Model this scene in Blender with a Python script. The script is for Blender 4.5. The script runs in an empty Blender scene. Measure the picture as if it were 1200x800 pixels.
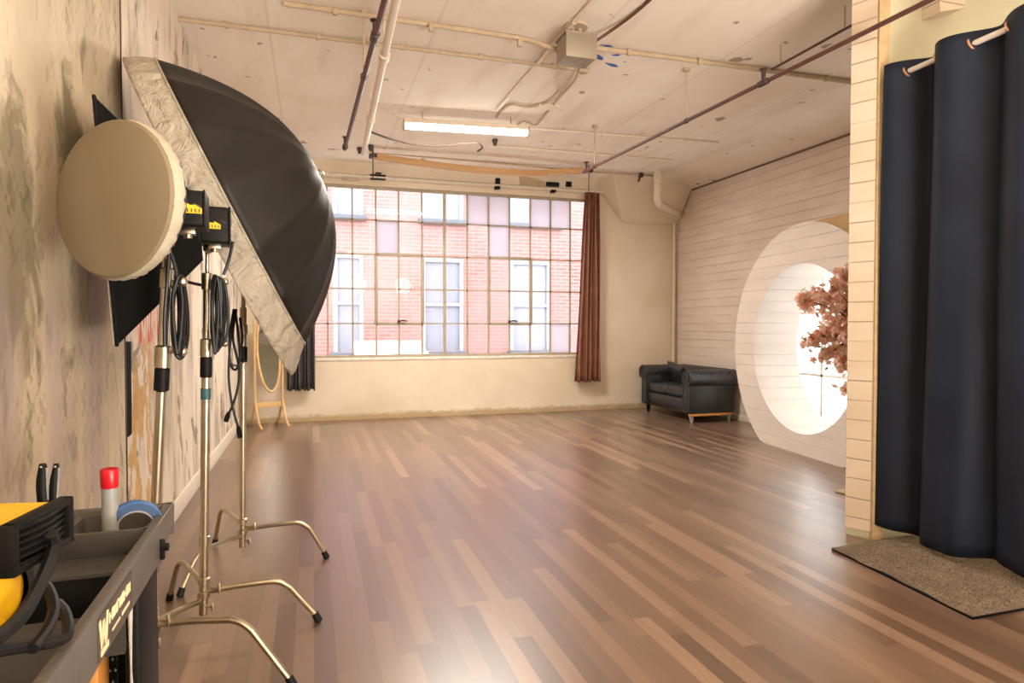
import bpy, bmesh, math, random
from math import sin, cos, pi, radians, tan, sqrt, atan2
from mathutils import Vector, Matrix, noise
random.seed(7)
sc = bpy.context.scene
C = sc.collection
V = Vector

# ------------------------------------------------------------------ camera
H = 1.35; FOC = 763.4; YAW = radians(17.054); PIT = radians(1.4815); ROLL = radians(.0237)
Fw = V((sin(YAW)*cos(PIT), cos(YAW)*cos(PIT), -sin(PIT)))
R0 = V((cos(YAW), -sin(YAW), 0)); U0 = R0.cross(Fw)
Rt = R0*cos(ROLL)+U0*sin(ROLL); Up = U0*cos(ROLL)-R0*sin(ROLL)
cd = bpy.data.cameras.new('camera'); cam = bpy.data.objects.new('camera', cd); C.objects.link(cam)
m = Matrix((Rt, Up, -Fw)).transposed().to_4x4(); m.translation = V((0, 0, H)); cam.matrix_world = m
cd.sensor_width = 36; cd.lens = FOC/1200*36; cd.clip_start = .05; cd.clip_end = 200
sc.camera = cam

def P(px, py, X=None, Y=None, Z=None):
    """world point on a known plane seen at a measured position (survey helper)"""
    D = Fw*FOC + Rt*(px-600) + Up*(400-py)
    t = X/D.x if X is not None else Y/D.y if Y is not None else (Z-H)/D.z
    return V((0, 0, H)) + D*t

# ------------------------------------------------------------------ materials
def lin(c):
    if isinstance(c, str): c = [int(c[i:i+2], 16) for i in (0, 2, 4)]
    return tuple(((x/255)/12.92 if x/255 <= .04045 else ((x/255+.055)/1.055)**2.4) for x in c)+(1,)
class N:
    def __init__(s, name):
        s.m = bpy.data.materials.new(name); s.m.use_nodes = True; s.t = s.m.node_tree; s.t.nodes.clear()
        s.out = s.n('ShaderNodeOutputMaterial'); s.b = s.n('ShaderNodeBsdfPrincipled'); s.l(s.b.outputs[0], s.out.inputs[0])
    def n(s, ty, **k):
        o = s.t.nodes.new(ty)
        for a, b in k.items(): setattr(o, a, b)
        return o
    def l(s, a, b): s.t.links.new(a, b)
    def put(s, sock, v):
        if hasattr(v, 'links') or hasattr(v, 'is_output'): s.l(v, sock)
        else: sock.default_value = v
    def co(s, k='Object'): return s.n('ShaderNodeTexCoord').outputs[k]
    def xyz(s, v=None):
        o = s.n('ShaderNodeSeparateXYZ'); s.l(v or s.co(), o.inputs[0]); return o.outputs
    def comb(s, x, y, z):
        o = s.n('ShaderNodeCombineXYZ')
        for i, v in enumerate((x, y, z)): s.put(o.inputs[i], v)
        return o.outputs[0]
    def map(s, scale=(1, 1, 1), loc=(0, 0, 0), v=None):
        o = s.n('ShaderNodeMapping'); s.l(v or s.co(), o.inputs[0]); o.inputs['Scale'].default_value = scale; o.inputs['Location'].default_value = loc
        return o.outputs[0]
    def noise(s, scale=5, det=4, v=None, rough=.55, dist=0):
        o = s.n('ShaderNodeTexNoise'); s.l(v or s.co(), o.inputs['Vector']); o.inputs['Scale'].default_value = scale
        o.inputs['Detail'].default_value = det; o.inputs['Roughness'].default_value = rough; o.inputs['Distortion'].default_value = dist
        return o.outputs['Fac']
    def ma(s, op, a, b=None, c=None):
        o = s.n('ShaderNodeMath', operation=op)
        for i, v in enumerate((a, b, c)):
            if v is not None: s.put(o.inputs[i], v)
        return o.outputs[0]
    def ramp(s, f, stops, interp='LINEAR'):
        o = s.n('ShaderNodeValToRGB'); s.l(f, o.inputs[0]); e = o.color_ramp.elements; o.color_ramp.interpolation = interp
        while len(e) < len(stops): e.new(.5)
        for q, (p, c) in zip(e, stops):
            q.position = p; q.color = c if len(c) == 4 else tuple(c)+(1,)
        return o.outputs[0]
    def step(s, f, a, b):
        o = s.n('ShaderNodeMapRange'); s.l(f, o.inputs[0]); o.inputs[1].default_value = a; o.inputs[2].default_value = b; return o.outputs[0]
    def mix(s, f, a, b, mode='MIX'):
        o = s.n('ShaderNodeMix', data_type='RGBA', blend_type=mode); s.put(o.inputs[0], f); s.put(o.inputs[6], a); s.put(o.inputs[7], b); return o.outputs[2]
    def bump(s, h, st=.3, d=.01):
        o = s.n('ShaderNodeBump'); o.inputs['Strength'].default_value = st; o.inputs['Distance'].default_value = d
        s.l(h, o.inputs['Height']); s.l(o.outputs[0], s.b.inputs['Normal'])
    def base(s, v, rough=.6, metal=0, spec=.5):
        s.put(s.b.inputs['Base Color'], v); s.put(s.b.inputs['Roughness'], rough); s.b.inputs['Metallic'].default_value = metal
        s.b.inputs['Specular IOR Level'].default_value = spec; return s
def plain(name, c, rough=.6, metal=0, spec=.5, var=.12, nscale=14, bump=0, bscale=60):
    s = N(name); f = s.noise(nscale, 3)
    c = lin(c); d = tuple(x*(1-var) for x in c[:3])+(1,); u = tuple(min(1, x*(1+var)) for x in c[:3])+(1,)
    s.base(s.ramp(f, [(.3, d), (.7, u)]), rough, metal, spec)
    if bump: s.bump(s.noise(bscale, 2), bump, .004)
    return s.m
def emis(name, c, st):
    s = N(name); s.base(lin(c), .5); s.b.inputs['Emission Color'].default_value = lin(c); s.b.inputs['Emission Strength'].default_value = st; return s.m
M = {}
def groove(s, z, pitch, w=.035, wob=None):
    f = s.ma('FRACT', s.ma('ADD', s.ma('DIVIDE', z, pitch), 20.0))
    d = s.ma('MINIMUM', f, s.ma('SUBTRACT', 1.0, f))
    return s.step(d, w, w*.3)          # 1 in groove
def build_mats():
    # floor: three strip laminate
    s = N('laminate'); x, y, z = s.xyz()
    W = .082; L = 1.35
    i = s.ma('FLOOR', s.ma('DIVIDE', x, W)); fx = s.ma('FRACT', s.ma('DIVIDE', x, W))
    wn = s.n('ShaderNodeTexWhiteNoise', noise_dimensions='1D'); s.l(i, wn.inputs['W'])
    yo = s.ma('ADD', s.ma('DIVIDE', y, L), s.ma('MULTIPLY', wn.outputs[0], 7.3)); j = s.ma('FLOOR', yo); fy = s.ma('FRACT', yo)
    w2 = s.n('ShaderNodeTexWhiteNoise', noise_dimensions='2D'); s.l(s.comb(i, j, 0.0), w2.inputs['Vector'])
    r = w2.outputs[0]
    gv = s.comb(s.ma('MULTIPLY', x, 26.0), s.ma('ADD', s.ma('MULTIPLY', y, 1.7), s.ma('MULTIPLY', r, 40.0)), s.ma('MULTIPLY', r, 9.0))
    g = s.noise(1.6, 5, gv, .6)
    col = s.ramp(r, [(0, lin('624c3f')), (.3, lin('6f5747')), (.6, lin('796050')), (.85, lin('866b58')), (1, lin('9a7d66'))])
    col = s.mix(s.step(g, .35, .75), col, s.mix(.35, col, lin('5f483a')))
    ex = s.ma('MINIMUM', fx, s.ma('SUBTRACT', 1.0, fx)); ey = s.ma('MINIMUM', fy, s.ma('SUBTRACT', 1.0, fy))
    e = s.ma('MAXIMUM', s.step(ex, .02, .004), s.step(ey, .0022, .0005))
    col = s.mix(s.ma('MULTIPLY', e, .55), col, lin('453328'))
    
    s.base(col, .33, 0, .6); s.b.inputs['Coat Weight'].default_value = .5; s.b.inputs['Coat Roughness'].default_value = .28
    s.bump(s.ma('SUBTRACT', s.ma('MULTIPLY', g, .25), e), .05, .003); M['floor'] = s.m
    # ceiling
    s = N('ceiling_paint'); x, y, z = s.xyz()
    f = s.noise(.7, 4); f2 = s.noise(9, 6, rough=.7)
    c = s.ramp(f, [(.3, lin('e4d5c4')), (.7, lin('f1e8dc'))]); c = s.mix(s.ma('MULTIPLY', s.step(s.noise(4.5, 3, rough=.5), .69, .705), .8), c, lin('8f7462')); c = s.mix(s.ma('MULTIPLY', s.step(s.noise(1.4, 5, s.comb(s.ma('MULTIPLY', x, 2.2), s.ma('MULTIPLY', y, .35), 0.0)), .52, .72), .35), c, lin('c3a78c'))
    seam = groove(s, s.ma('ADD', x, .3), 1.22, .012); c = s.mix(s.ma('MULTIPLY', seam, .25), c, lin('b6a08a'))
    s.base(c, .75, 0, .25); s.bump(f2, .25, .01); M['ceiling'] = s.m
    # back wall plaster
    s = N('cream_plaster'); x, y, z = s.xyz()
    f = s.noise(1.3, 5); c = s.ramp(f, [(.3, lin('d8c6ac')), (.7, lin('e6d8c3'))])
    pt = s.noise(5, 7, s.map((1, 1, 2)), .7)
    low = s.step(s.ma('ADD', z, s.ma('MULTIPLY', pt, -.16)), .02, -.03)
    c = s.mix(s.ma('MULTIPLY', low, .75), c, lin('a98d5f'))
    c = s.mix(s.step(s.noise(17, 3), .74, .78), c, lin('a58b6b'))
    s.base(c, .7, 0, .25); s.bump(s.noise(12, 6), .2, .01); M['plaster'] = s.m
    # left wall peeling
    s = N('peeling_white_paint'); x, y, z = s.xyz()
    v = s.comb(0.0, s.ma('MULTIPLY', y, 1.5), s.ma('MULTIPLY', z, .35)); st = s.noise(2.3, 5, v, .6, .4)
    c = s.ramp(s.noise(1.1, 3), [(.3, lin('dccdb8')), (.7, lin('ebe0d0'))])
    c = s.mix(s.ma('MULTIPLY', s.step(st, .48, .62), .65), c, lin('8d7f6b'))
    crk = s.noise(3.1, 6, s.comb(0.0, s.ma('MULTIPLY', y, 1.0), s.ma('MULTIPLY', z, .55)), .6, .7)
    c = s.mix(s.ma('MULTIPLY', s.step(crk, .585, .61), .75), c, lin('6d5f52'))
    pk = s.noise(3.4, 5, s.comb(0.0, s.ma('MULTIPLY', y, 1.6), s.ma('MULTIPLY', z, .8)), .62, .5)
    reg = s.ma('MULTIPLY', s.step(y, 5.1, 4.2), s.step(z, 1.55, 1.15))
    pk = s.ma('ADD', pk, s.ma('MULTIPLY', reg, .14)); pm = s.ma('MULTIPLY', s.step(pk, .635, .65), reg)
    c = s.mix(pm, c, s.ramp(s.noise(20, 3), [(.3, lin('b98f5a')), (.7, lin('d8b27c'))]))
    orr = s.ma('MULTIPLY', s.step(s.noise(9, 4, s.comb(0.0, s.ma('MULTIPLY', y, 2.5), s.ma('MULTIPLY', z, .4))), .5, .55), s.ma('MULTIPLY', s.ma('MULTIPLY', s.step(z, 1.22, 1.26), s.step(z, 1.50, 1.42)), s.ma('MULTIPLY', s.step(y, 4.0, 4.1), s.step(y, 4.9, 4.6))))
    c = s.mix(orr, c, lin('d8623a'))
    s.base(c, .6, 0, .3); s.bump(s.ma('ADD', crk, s.ma('MULTIPLY', pm, .6)), .35, .01); M['peel'] = s.m
    # damask wallpaper
    s = N('worn_damask_paper'); x, y, z = s.xyz()
    a = .21
    wob = s.ma('MULTIPLY', s.noise(9, 3), .05)
    u = s.ma('MULTIPLY', s.ma('ADD', y, wob), 2*pi/a); w = s.ma('MULTIPLY', s.ma('ADD', z, wob), 2*pi/(a*1.7))
    p1 = s.ma('MULTIPLY', s.ma('COSINE', u), s.ma('COSINE', w)); p2 = s.ma('MULTIPLY', s.ma('SINE', s.ma('MULTIPLY', u, 3.0)), s.ma('SINE', s.ma('MULTIPLY', w, 4.0)))
    p3 = s.ma('MULTIPLY', s.ma('COSINE', s.ma('MULTIPLY', u, 5.0)), s.ma('COSINE', s.ma('MULTIPLY', w, 7.0)))
    pat = s.ma('ADD', s.ma('ABSOLUTE', p1), s.ma('ADD', s.ma('MULTIPLY', p2, .45), s.ma('MULTIPLY', p3, .35)))
    pat = s.ma('ADD', pat, s.ma('MULTIPLY', s.noise(34, 4), .6))
    wear = s.noise(1.9, 4, s.comb(0.0, s.ma('MULTIPLY', y, 1.6), s.ma('MULTIPLY', z, .8)), .6, .8)
    mask = s.ma('MULTIPLY', s.step(pat, .75, 1.05), s.step(wear, .42, .60))
    c = s.ramp(s.noise(1.6, 5, s.comb(0.0, s.ma('MULTIPLY', y, 2.0), s.ma('MULTIPLY', z, .6))), [(.3, lin('ab9a80')), (.7, lin('d0c2a8'))])
    def blob(yc, zc, ry, rz):
        dy = s.ma('DIVIDE', s.ma('SUBTRACT', y, yc), ry); dz = s.ma('DIVIDE', s.ma('SUBTRACT', z, zc), rz)
        return s.ma('SUBTRACT', 1.0, s.ma('ADD', s.ma('MULTIPLY', dy, dy), s.ma('MULTIPLY', dz, dz)))
    reg = s.ma('MAXIMUM', blob(2.38, 1.60, .24, .48), s.ma('MAXIMUM', blob(2.92, 2.05, .16, .28), blob(1.9, 2.1, .3, .5)))  # stained regions; the middle one paints the shadow behind the disc light
    soot_shadow = s.ma('ADD', s.noise(3.0, 6, s.comb(3.0, s.ma('MULTIPLY', y, 2.4), s.ma('MULTIPLY', z, 1.1)), .65, .8), s.ma('MULTIPLY', s.ma('MAXIMUM', reg, -.4), .22))
    sm = s.step(soot_shadow, .47, .62)
    c = s.mix(s.ma('MULTIPLY', mask, s.ma('ADD', .38, s.ma('MULTIPLY', sm, .5))), c, lin('6f6552'))
    c = s.mix(s.ma('MULTIPLY', sm, .75), c, lin('6a6148'))
    sm2 = s.ma('MULTIPLY', s.step(s.noise(1.9, 3, s.comb(1.0, s.ma('MULTIPLY', y, 2.4), s.ma('MULTIPLY', z, .35))), .46, .6), s.step(z, 1.66, 1.4))
    c = s.mix(s.ma('MULTIPLY', sm2, .4), c, lin('978a96'))
    s.base(c, .55, 0, .35); s.bump(s.ma('ADD', s.noise(40, 4), mask), .2, .004); M['damask'] = s.m
    # shiplap, horizontal boards
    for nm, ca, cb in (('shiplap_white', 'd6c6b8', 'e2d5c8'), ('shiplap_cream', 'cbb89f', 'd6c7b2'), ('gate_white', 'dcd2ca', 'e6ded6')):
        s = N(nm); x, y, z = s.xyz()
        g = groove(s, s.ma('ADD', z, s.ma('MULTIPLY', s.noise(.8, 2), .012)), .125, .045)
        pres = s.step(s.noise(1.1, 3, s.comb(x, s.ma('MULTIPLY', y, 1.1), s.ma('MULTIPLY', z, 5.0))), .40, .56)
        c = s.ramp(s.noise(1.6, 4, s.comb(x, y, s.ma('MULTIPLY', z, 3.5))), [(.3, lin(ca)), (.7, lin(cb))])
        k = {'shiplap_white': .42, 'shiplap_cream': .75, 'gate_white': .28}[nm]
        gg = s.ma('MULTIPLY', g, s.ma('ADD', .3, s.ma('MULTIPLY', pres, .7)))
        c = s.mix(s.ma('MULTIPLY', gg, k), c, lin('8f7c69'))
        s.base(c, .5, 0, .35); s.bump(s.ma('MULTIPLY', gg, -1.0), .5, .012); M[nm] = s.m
    # facade
    s = N('facade_brick'); x, y, z = s.xyz()
    b = s.n('ShaderNodeTexBrick'); s.l(s.comb(x, z, 0.0), b.inputs[0]); b.inputs['Scale'].default_value = 1
    b.inputs['Brick Width'].default_value = .3; b.inputs['Row Height'].default_value = .08; b.inputs['Mortar Size'].default_value = .012
    b.inputs['Color1'].default_value = lin('9c6c67'); b.inputs['Color2'].default_value = lin('8f5d58'); b.inputs['Mortar'].default_value = lin('a58480')
    c = s.mix(s.step(s.noise(.55, 3), .35, .7), b.outputs[0], lin('9e7f7b'))
    s.base(c, .9, 0, .1); M['brick'] = s.m
    # glass pane
    s = N('window_glass'); t = s.n('ShaderNodeBsdfTransparent'); gl = s.n('ShaderNodeBsdfGlossy'); gl.inputs['Roughness'].default_value = .03
    mx = s.n('ShaderNodeMixShader'); mx.inputs[0].default_value = .02
    s.l(t.outputs[0], mx.inputs[1]); s.l(gl.outputs[0], mx.inputs[2]); s.l(mx.outputs[0], s.out.inputs[0]); s.t.nodes.remove(s.b); M['glass'] = s.m
    # pane with whitish film
    s = N('whitened_glass'); t = s.n('ShaderNodeBsdfTransparent'); tl = s.n('ShaderNodeBsdfTranslucent'); tl.inputs[0].default_value = (.62, .62, .66, 1)
    mx = s.n('ShaderNodeMixShader'); mx.inputs[0].default_value = .8
    s.l(t.outputs[0], mx.inputs[1]); s.l(tl.outputs[0], mx.inputs[2]); s.l(mx.outputs[0], s.out.inputs[0]); s.t.nodes.remove(s.b); M['film'] = s.m
    s = N('frosted_glass'); t = s.n('ShaderNodeBsdfTransparent'); t.inputs[0].default_value = (.7, .7, .7, 1); tl = s.n('ShaderNodeBsdfTranslucent'); tl.inputs[0].default_value = (.72, .70, .66, 1)
    mx = s.n('ShaderNodeMixShader'); mx.inputs[0].default_value = .7
    s.l(t.outputs[0], mx.inputs[1]); s.l(tl.outputs[0], mx.inputs[2]); s.l(mx.outputs[0], s.out.inputs[0]); s.t.nodes.remove(s.b); M['frost'] = s.m
    M['muntin'] = plain('cream_window_steel', 'a3957e', .5)
    M['sill'] = plain('white_sill_paint', 'e6ddd2', .5)
    M['white'] = plain('white_paint', 'e4d8c8', .5, var=.05)
    M['pipe_white'] = plain('white_painted_pipe', 'e2d3c0', .45, var=.06)
    M['conduit'] = plain('painted_conduit', 'b9a386', .5, var=.1)
    M['redpipe'] = plain('oxblood_pipe', '56332c', .5, var=.25)
    M['bronze'] = plain('dark_iron', '3d2c26', .5)
    M['black'] = plain('black_plastic', '100f0e', .5, var=.2, spec=.18)
    M['rubber'] = plain('black_rubber', '121111', .5, spec=.3)
    M['cable'] = plain('black_cable', '121214', .4, spec=.35)
    s = N('black_nylon'); f = s.noise(3, 4); s.base(s.ramp(f, [(.3, lin('17140f')), (.7, lin('221e18'))]), .5, 0, .3)
    s.bump(s.noise(6, 4), .25, .02); M['nylon'] = s.m
    M['softblack'] = plain('matte_black_cloth', '0b0a09', .8, spec=.15, bump=.2, bscale=20)
    s = N('sheer_white_cloth'); f = s.noise(30, 4, s.map((1, 1, .3))); s.base(s.ramp(f, [(.3, lin('a29886')), (.7, lin('b9b09f'))]), .6)
    s.bump(s.noise(9, 5, None, .6, 1.2), .9, .05); M['sheer'] = s.m
    s = N('diffusion_sock'); s.base(s.ramp(s.noise(3, 2), [(.3, lin('7f725a')), (.7, lin('897c65'))]), .8, 0, .2); M['sock'] = s.m
    M['sockedge'] = plain('elastic_sock_edge', 'b5aa94', .8, bump=.6, bscale=50)
    s = N('nickel'); s.base(s.ramp(s.noise(8, 3, s.map((1, 1, .2))), [(.3, lin('b4a994')), (.7, lin('d8cfbd'))]), .28, 1); M['chrome'] = s.m
    s = N('brass_steel'); s.base(s.ramp(s.noise(8, 3), [(.3, lin('b3a68e')), (.7, lin('cfc4ac'))]), .32, 1); M['steel'] = s.m
    M['teal'] = plain('teal_tape', '2f5e66', .5)
    M['blue'] = plain('blue_masking_tape', '3f68a0', .55)
    M['bluedark'] = plain('blue_tape_side', '27466f', .55)
    M['yellow'] = plain('yellow_plastic', 'e0a90c', .4, var=.08)
    M['yellowlab'] = plain('yellow_print', 'e2bd1d', .6)
    M['cart'] = plain('charcoal_cart_plastic', '3b3832', .5, var=.1, bump=.15, bscale=120)
    M['carttop'] = plain('grey_cart_plastic', '57524b', .45, var=.1, bump=.15, bscale=120)
    M['cartlabel'] = plain('label_brown', '4a3f38', .5)
    M['ink'] = plain('label_cream_print', 'e2d3a8', .6)
    M['red'] = plain('red_cap', 'b81522', .3)
    M['grey'] = plain('grey_tube', '8b8b88', .45)
    M['pine'] = plain('orange_wood', 'c98a44', .5, nscale=6)
    M['plywood'] = plain('tan_plywood', 'b99563', .6)
    s = N('batten_wood'); s.base(s.ramp(s.noise(4, 4, s.map((.4, 6, 6))), [(.3, lin('b98a58')), (.7, lin('d2a878'))]), .6); M['batten'] = s.m
    M['mirrorwood'] = plain('light_beech', 'd9b27c', .45)
    s = N('mirror_glass'); s.base(lin('e8e8e8'), .03, 1); M['mirror'] = s.m
    s = N('black_leather'); f = s.noise(5, 4); s.base(s.ramp(f, [(.3, lin('26262a')), (.7, lin('35353a'))]), .38, 0, .6); s.bump(s.noise(70, 3), .12, .003); M['leather'] = s.m
    M['leatherdark'] = plain('black_leather_side', '24221f', .42, spec=.5)
    M['grayfoot'] = plain('pale_foot', 'b9b2a8', .5)
    s = N('brown_satin'); s.base(s.ramp(s.noise(6, 3), [(.3, lin('7a4c3a')), (.7, lin('8a5844'))]), .42, 0, .6); M['browncurtain'] = s.m
    M['greycurtain'] = plain('charcoal_curtain', '4a4648', .6)
    s = N('navy_blackout'); s.base(s.ramp(s.noise(3, 3), [(.3, lin('171d28')), (.7, lin('1e2634'))]), .6, 0, .2)
    s.bump(s.noise(160, 2), .08, .003); M['navy'] = s.m
    M['copper'] = plain('rose_metal', 'c9987a', .3, metal=.8)
    M['rod'] = plain('white_rod', 'dcd2c6', .35)
    s = N('closet_paint'); s.base(s.ramp(s.noise(1.2, 3), [(.3, lin('aca88c')), (.7, lin('c9c5a8'))]), .6); M['closet'] = s.m
    s = N('shag'); f = s.noise(120, 3); f2 = s.noise(5, 4); c = s.ramp(f, [(.3, lin('4a4037')), (.7, lin('9b8a78'))]); c = s.mix(s.step(f2, .35, .7), c, s.mix(.5, c, lin('57493d')))
    s.base(c, .95, 0, .1); M['shag'] = s.m
    s = N('pink_petals'); pc = s.ramp(s.noise(14, 3), [(.35, lin('f6cbb6')), (.5, lin('fcdfd0')), (.65, lin('fff4ee'))]); s.base(pc, .6)
    tl = s.n('ShaderNodeBsdfTranslucent'); s.l(pc, tl.inputs[0]); mx = s.n('ShaderNodeMixShader'); mx.inputs[0].default_value = .6
    s.l(s.b.outputs[0], mx.inputs[1]); s.l(tl.outputs[0], mx.inputs[2]); s.l(mx.outputs[0], s.out.inputs[0]); M['petal'] = s.m
    M['leaf'] = plain('yellow_green_leaf', '8c9a34', .5, var=.2)
    M['twig'] = plain('brown_twig', '5d3b26', .7)
    s = N('box_steel'); s.base(lin('9b8f7e'), .45, .35); M['boxsteel'] = s.m
    M['bluepaint'] = plain('blue_paint_marks', '35589c', .6)
    M['tube'] = emis('fluorescent_tube', 'fffaf0', 14)
    M['shopwhite'] = plain('facade_white', '9c9ca2', .7, var=.03)
    M['facadeglass'] = plain('facade_pale_glass', '868894', .3, var=.03)
    M['sillgrey'] = plain('facade_sill', '5a5d66', .6)
    s = N('pavement'); s.base(s.ramp(s.noise(2, 4), [(.3, lin('c9c6c2')), (.7, lin('d6d3cf'))]), .9); M['pave'] = s.m
    M['gap_shadow'] = plain('painted_gap_shadow', '7a6250', .8)
    M['trimtan'] = plain('tan_edge_board', 'b39a72', .6)
build_mats()

# ------------------------------------------------------------------ mesh building
class MB:
    def __init__(s): s.v = []; s.f = []
    def add(s, vs, fs):
        o = len(s.v); s.v += [V(v) for v in vs]; s.f += [tuple(i+o for i in f) for f in fs]; return s
    def box(s, c, size, rot=None, bev=0, seg=2):
        bm = bmesh.new(); bmesh.ops.create_cube(bm, size=1)
        for v in bm.verts: v.co = V((v.co.x*size[0], v.co.y*size[1], v.co.z*size[2]))
        if bev: bmesh.ops.bevel(bm, geom=bm.edges[:], offset=min(bev, min(size)*.45), segments=seg, profile=.5, affect='EDGES')
        M3 = rot if rot is not None else Matrix.Identity(3)
        if isinstance(M3, (int, float)): M3 = Matrix.Rotation(M3, 3, 'Z')
        bm.verts.index_update()
        s.add([M3 @ v.co + V(c) for v in bm.verts], [[v.index for v in f.verts] for f in bm.faces]); bm.free(); return s
    def span(s, a, b, bev=0):
        a = V(a); b = V(b); return s.box((a+b)/2, [abs(q) for q in (b-a)], bev=bev)
    def tube(s, pts, r, n=10, cap=True, closed=False):
        pts = [V(p) for p in pts]; k = len(pts); rs = r if isinstance(r, (list, tuple)) else [r]*k
        T = []
        for i in range(k):
            if closed: t = pts[(i+1) % k]-pts[i-1]
            else: t = pts[min(i+1, k-1)]-pts[max(i-1, 0)]
            T.append(t.normalized() if t.length > 1e-9 else V((0, 0, 1)))
        up = V((0, 0, 1)) if abs(T[0].z) < .9 else V((1, 0, 0)); nrm = (up-T[0]*up.dot(T[0])).normalized()
        vs = []; fs = []
        for i in range(k):
            if i: nrm = (nrm-T[i]*nrm.dot(T[i])).normalized()
            b = T[i].cross(nrm)
            for j in range(n):
                a = 2*pi*j/n; vs.append(pts[i]+(nrm*cos(a)+b*sin(a))*rs[i])
        for i in range(k if closed else k-1):
            for j in range(n):
                a = i*n+j; b2 = i*n+(j+1) % n; c = ((i+1) % k)*n+(j+1) % n; d = ((i+1) % k)*n+j; fs.append((a, b2, c, d))
        if cap and not closed: fs.append(tuple(range(n-1, -1, -1))); fs.append(tuple((k-1)*n+j for j in range(n)))
        return s.add(vs, fs)
    def cyl(s, a, b, r, r2=None, n=16):
        return s.tube([a, b], [r, r if r2 is None else r2], n)
    def lathe(s, prof, o=(0, 0, 0), axis=(0, 0, 1), n=24, up=None):
        ax = V(axis).normalized(); u = up or (V((0, 0, 1)) if abs(ax.z) < .9 else V((1, 0, 0))); u = (u-ax*u.dot(ax)).normalized(); w = ax.cross(u)
        vs = []; fs = []; k = len(prof)
        for r, h in prof:
            for j in range(n):
                a = 2*pi*j/n; vs.append(V(o)+ax*h+(u*cos(a)+w*sin(a))*max(r, 1e-5))
        for i in range(k-1):
            for j in range(n): fs.append((i*n+j, i*n+(j+1) % n, (i+1)*n+(j+1) % n, (i+1)*n+j))
        return s.add(vs, fs)
    def prism(s, poly, d):
        n = len(poly); d = V(d); vs = [V(p) for p in poly]+[V(p)+d for p in poly]
        fs = [tuple(range(n-1, -1, -1)), tuple(range(n, 2*n))]+[(i, (i+1) % n, n+(i+1) % n, n+i) for i in range(n)]
        return s.add(vs, fs)
    def grid(s, fn, nu, nv):
        vs = [fn(i/nu, j/nv) for i in range(nu+1) for j in range(nv+1)]
        fs = [(i*(nv+1)+j, (i+1)*(nv+1)+j, (i+1)*(nv+1)+j+1, i*(nv+1)+j+1) for i in range(nu) for j in range(nv)]
        return s.add(vs, fs)
    def build(s, name, mat, parent=None, solid=0, sub=0, angle=35, bevel=0):
        org = V((0, 0, 0))
        me = bpy.data.meshes.new(name)
        off = V((0, 0, 0))
        if parent is not None: off = org_of(parent)
        me.from_pydata([v-off for v in s.v], [], s.f)
        bm = bmesh.new(); bm.from_mesh(me); bmesh.ops.remove_doubles(bm, verts=bm.verts, dist=1e-6); bmesh.ops.recalc_face_normals(bm, faces=bm.faces); bm.to_mesh(me); bm.free()
        me.materials.append(M[mat] if isinstance(mat, str) else mat)
        for p in me.polygons: p.use_smooth = True
        me.set_sharp_from_angle(angle=radians(angle)); me.update()
        o = bpy.data.objects.new(name, me); C.objects.link(o)
        if parent is not None: o.parent = parent
        if solid:
            q = o.modifiers.new('solid', 'SOLIDIFY'); q.thickness = solid; q.offset = 0
        if bevel:
            q = o.modifiers.new('bevel', 'BEVEL'); q.width = bevel; q.segments = 2; q.limit_method = 'ANGLE'
        if sub:
            q = o.modifiers.new('sub', 'SUBSURF'); q.levels = sub; q.render_levels = sub
        return o
def org_of(o):
    t = V((0, 0, 0))
    while o is not None: t += o.location; o = o.parent
    return t
def tag(o, label=None, cat=None, group=None, kind=None):
    if label: o['label'] = label
    if cat: o['category'] = cat
    if group: o['group'] = group
    if kind: o['kind'] = kind
    return o
def thing(name, label, cat, loc, group=None):
    o = bpy.data.objects.new(name, None); C.objects.link(o); o.location = loc; o.empty_display_size = .1
    return tag(o, label, cat, group)
def struct(o): o['kind'] = 'structure'; return o
def spline(pts, n=8, closed=False):
    pts = [V(p) for p in pts]; out = []; k = len(pts)
    for i in range(k if closed else k-1):
        if closed: a, b, c, d = pts[i-1], pts[i], pts[(i+1) % k], pts[(i+2) % k]
        else: a, b, c, d = pts[max(i-1, 0)], pts[i], pts[i+1], pts[min(i+2, k-1)]
        for j in range(n):
            t = j/n; out.append(.5*((2*b)+(c-a)*t+(2*a-5*b+4*c-d)*t*t+(3*b-a-3*c+d)*t**3))
    if not closed: out.append(pts[-1])
    return out

# ------------------------------------------------------------------ room shell
XL = -.925; YB = 9.487; ZC = 3.615; XR = 5.75
W0, W1, SZ0, SZ1 = -.46, 4.23, .874, 3.323      # big window opening
def wall_grid(name, mat, axis, v0, v1, a0, a1, z0, z1, holes=()):
    """a wall slab between v0 and v1 along `axis`, spanning a0..a1, with rectangular openings"""
    mb = MB(); xs = sorted({a0, a1, *[h[0] for h in holes], *[h[1] for h in holes]}); zs = sorted({z0, z1, *[h[2] for h in holes], *[h[3] for h in holes]})
    for i in range(len(xs)-1):
        for j in range(len(zs)-1):
            cx = (xs[i]+xs[i+1])/2; cz = (zs[j]+zs[j+1])/2
            if any(h[0] < cx < h[1] and h[2] < cz < h[3] for h in holes): continue
            if axis == 'Y': mb.span((xs[i], v0, zs[j]), (xs[i+1], v1, zs[j+1]))
            else: mb.span((v0, xs[i], zs[j]), (v1, xs[i+1], zs[j+1]))
    return struct(mb.build(name, mat))
struct(MB().span((-1.2, -3.5, -.12), (6.1, 9.9, 0)).build('floor', 'floor'))
struct(MB().span((-1.2, -3.5, ZC), (6.1, 9.9, ZC+.15)).build('ceiling', 'ceiling'))
wall_grid('wall_left', 'peel', 'X', XL-.2, XL, -3.5, 9.9, 0, ZC)
struct(MB().span((XL, -3.5, 0), (-.885, 3.63, ZC)).build('wall_left_papered', 'damask'))
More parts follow.
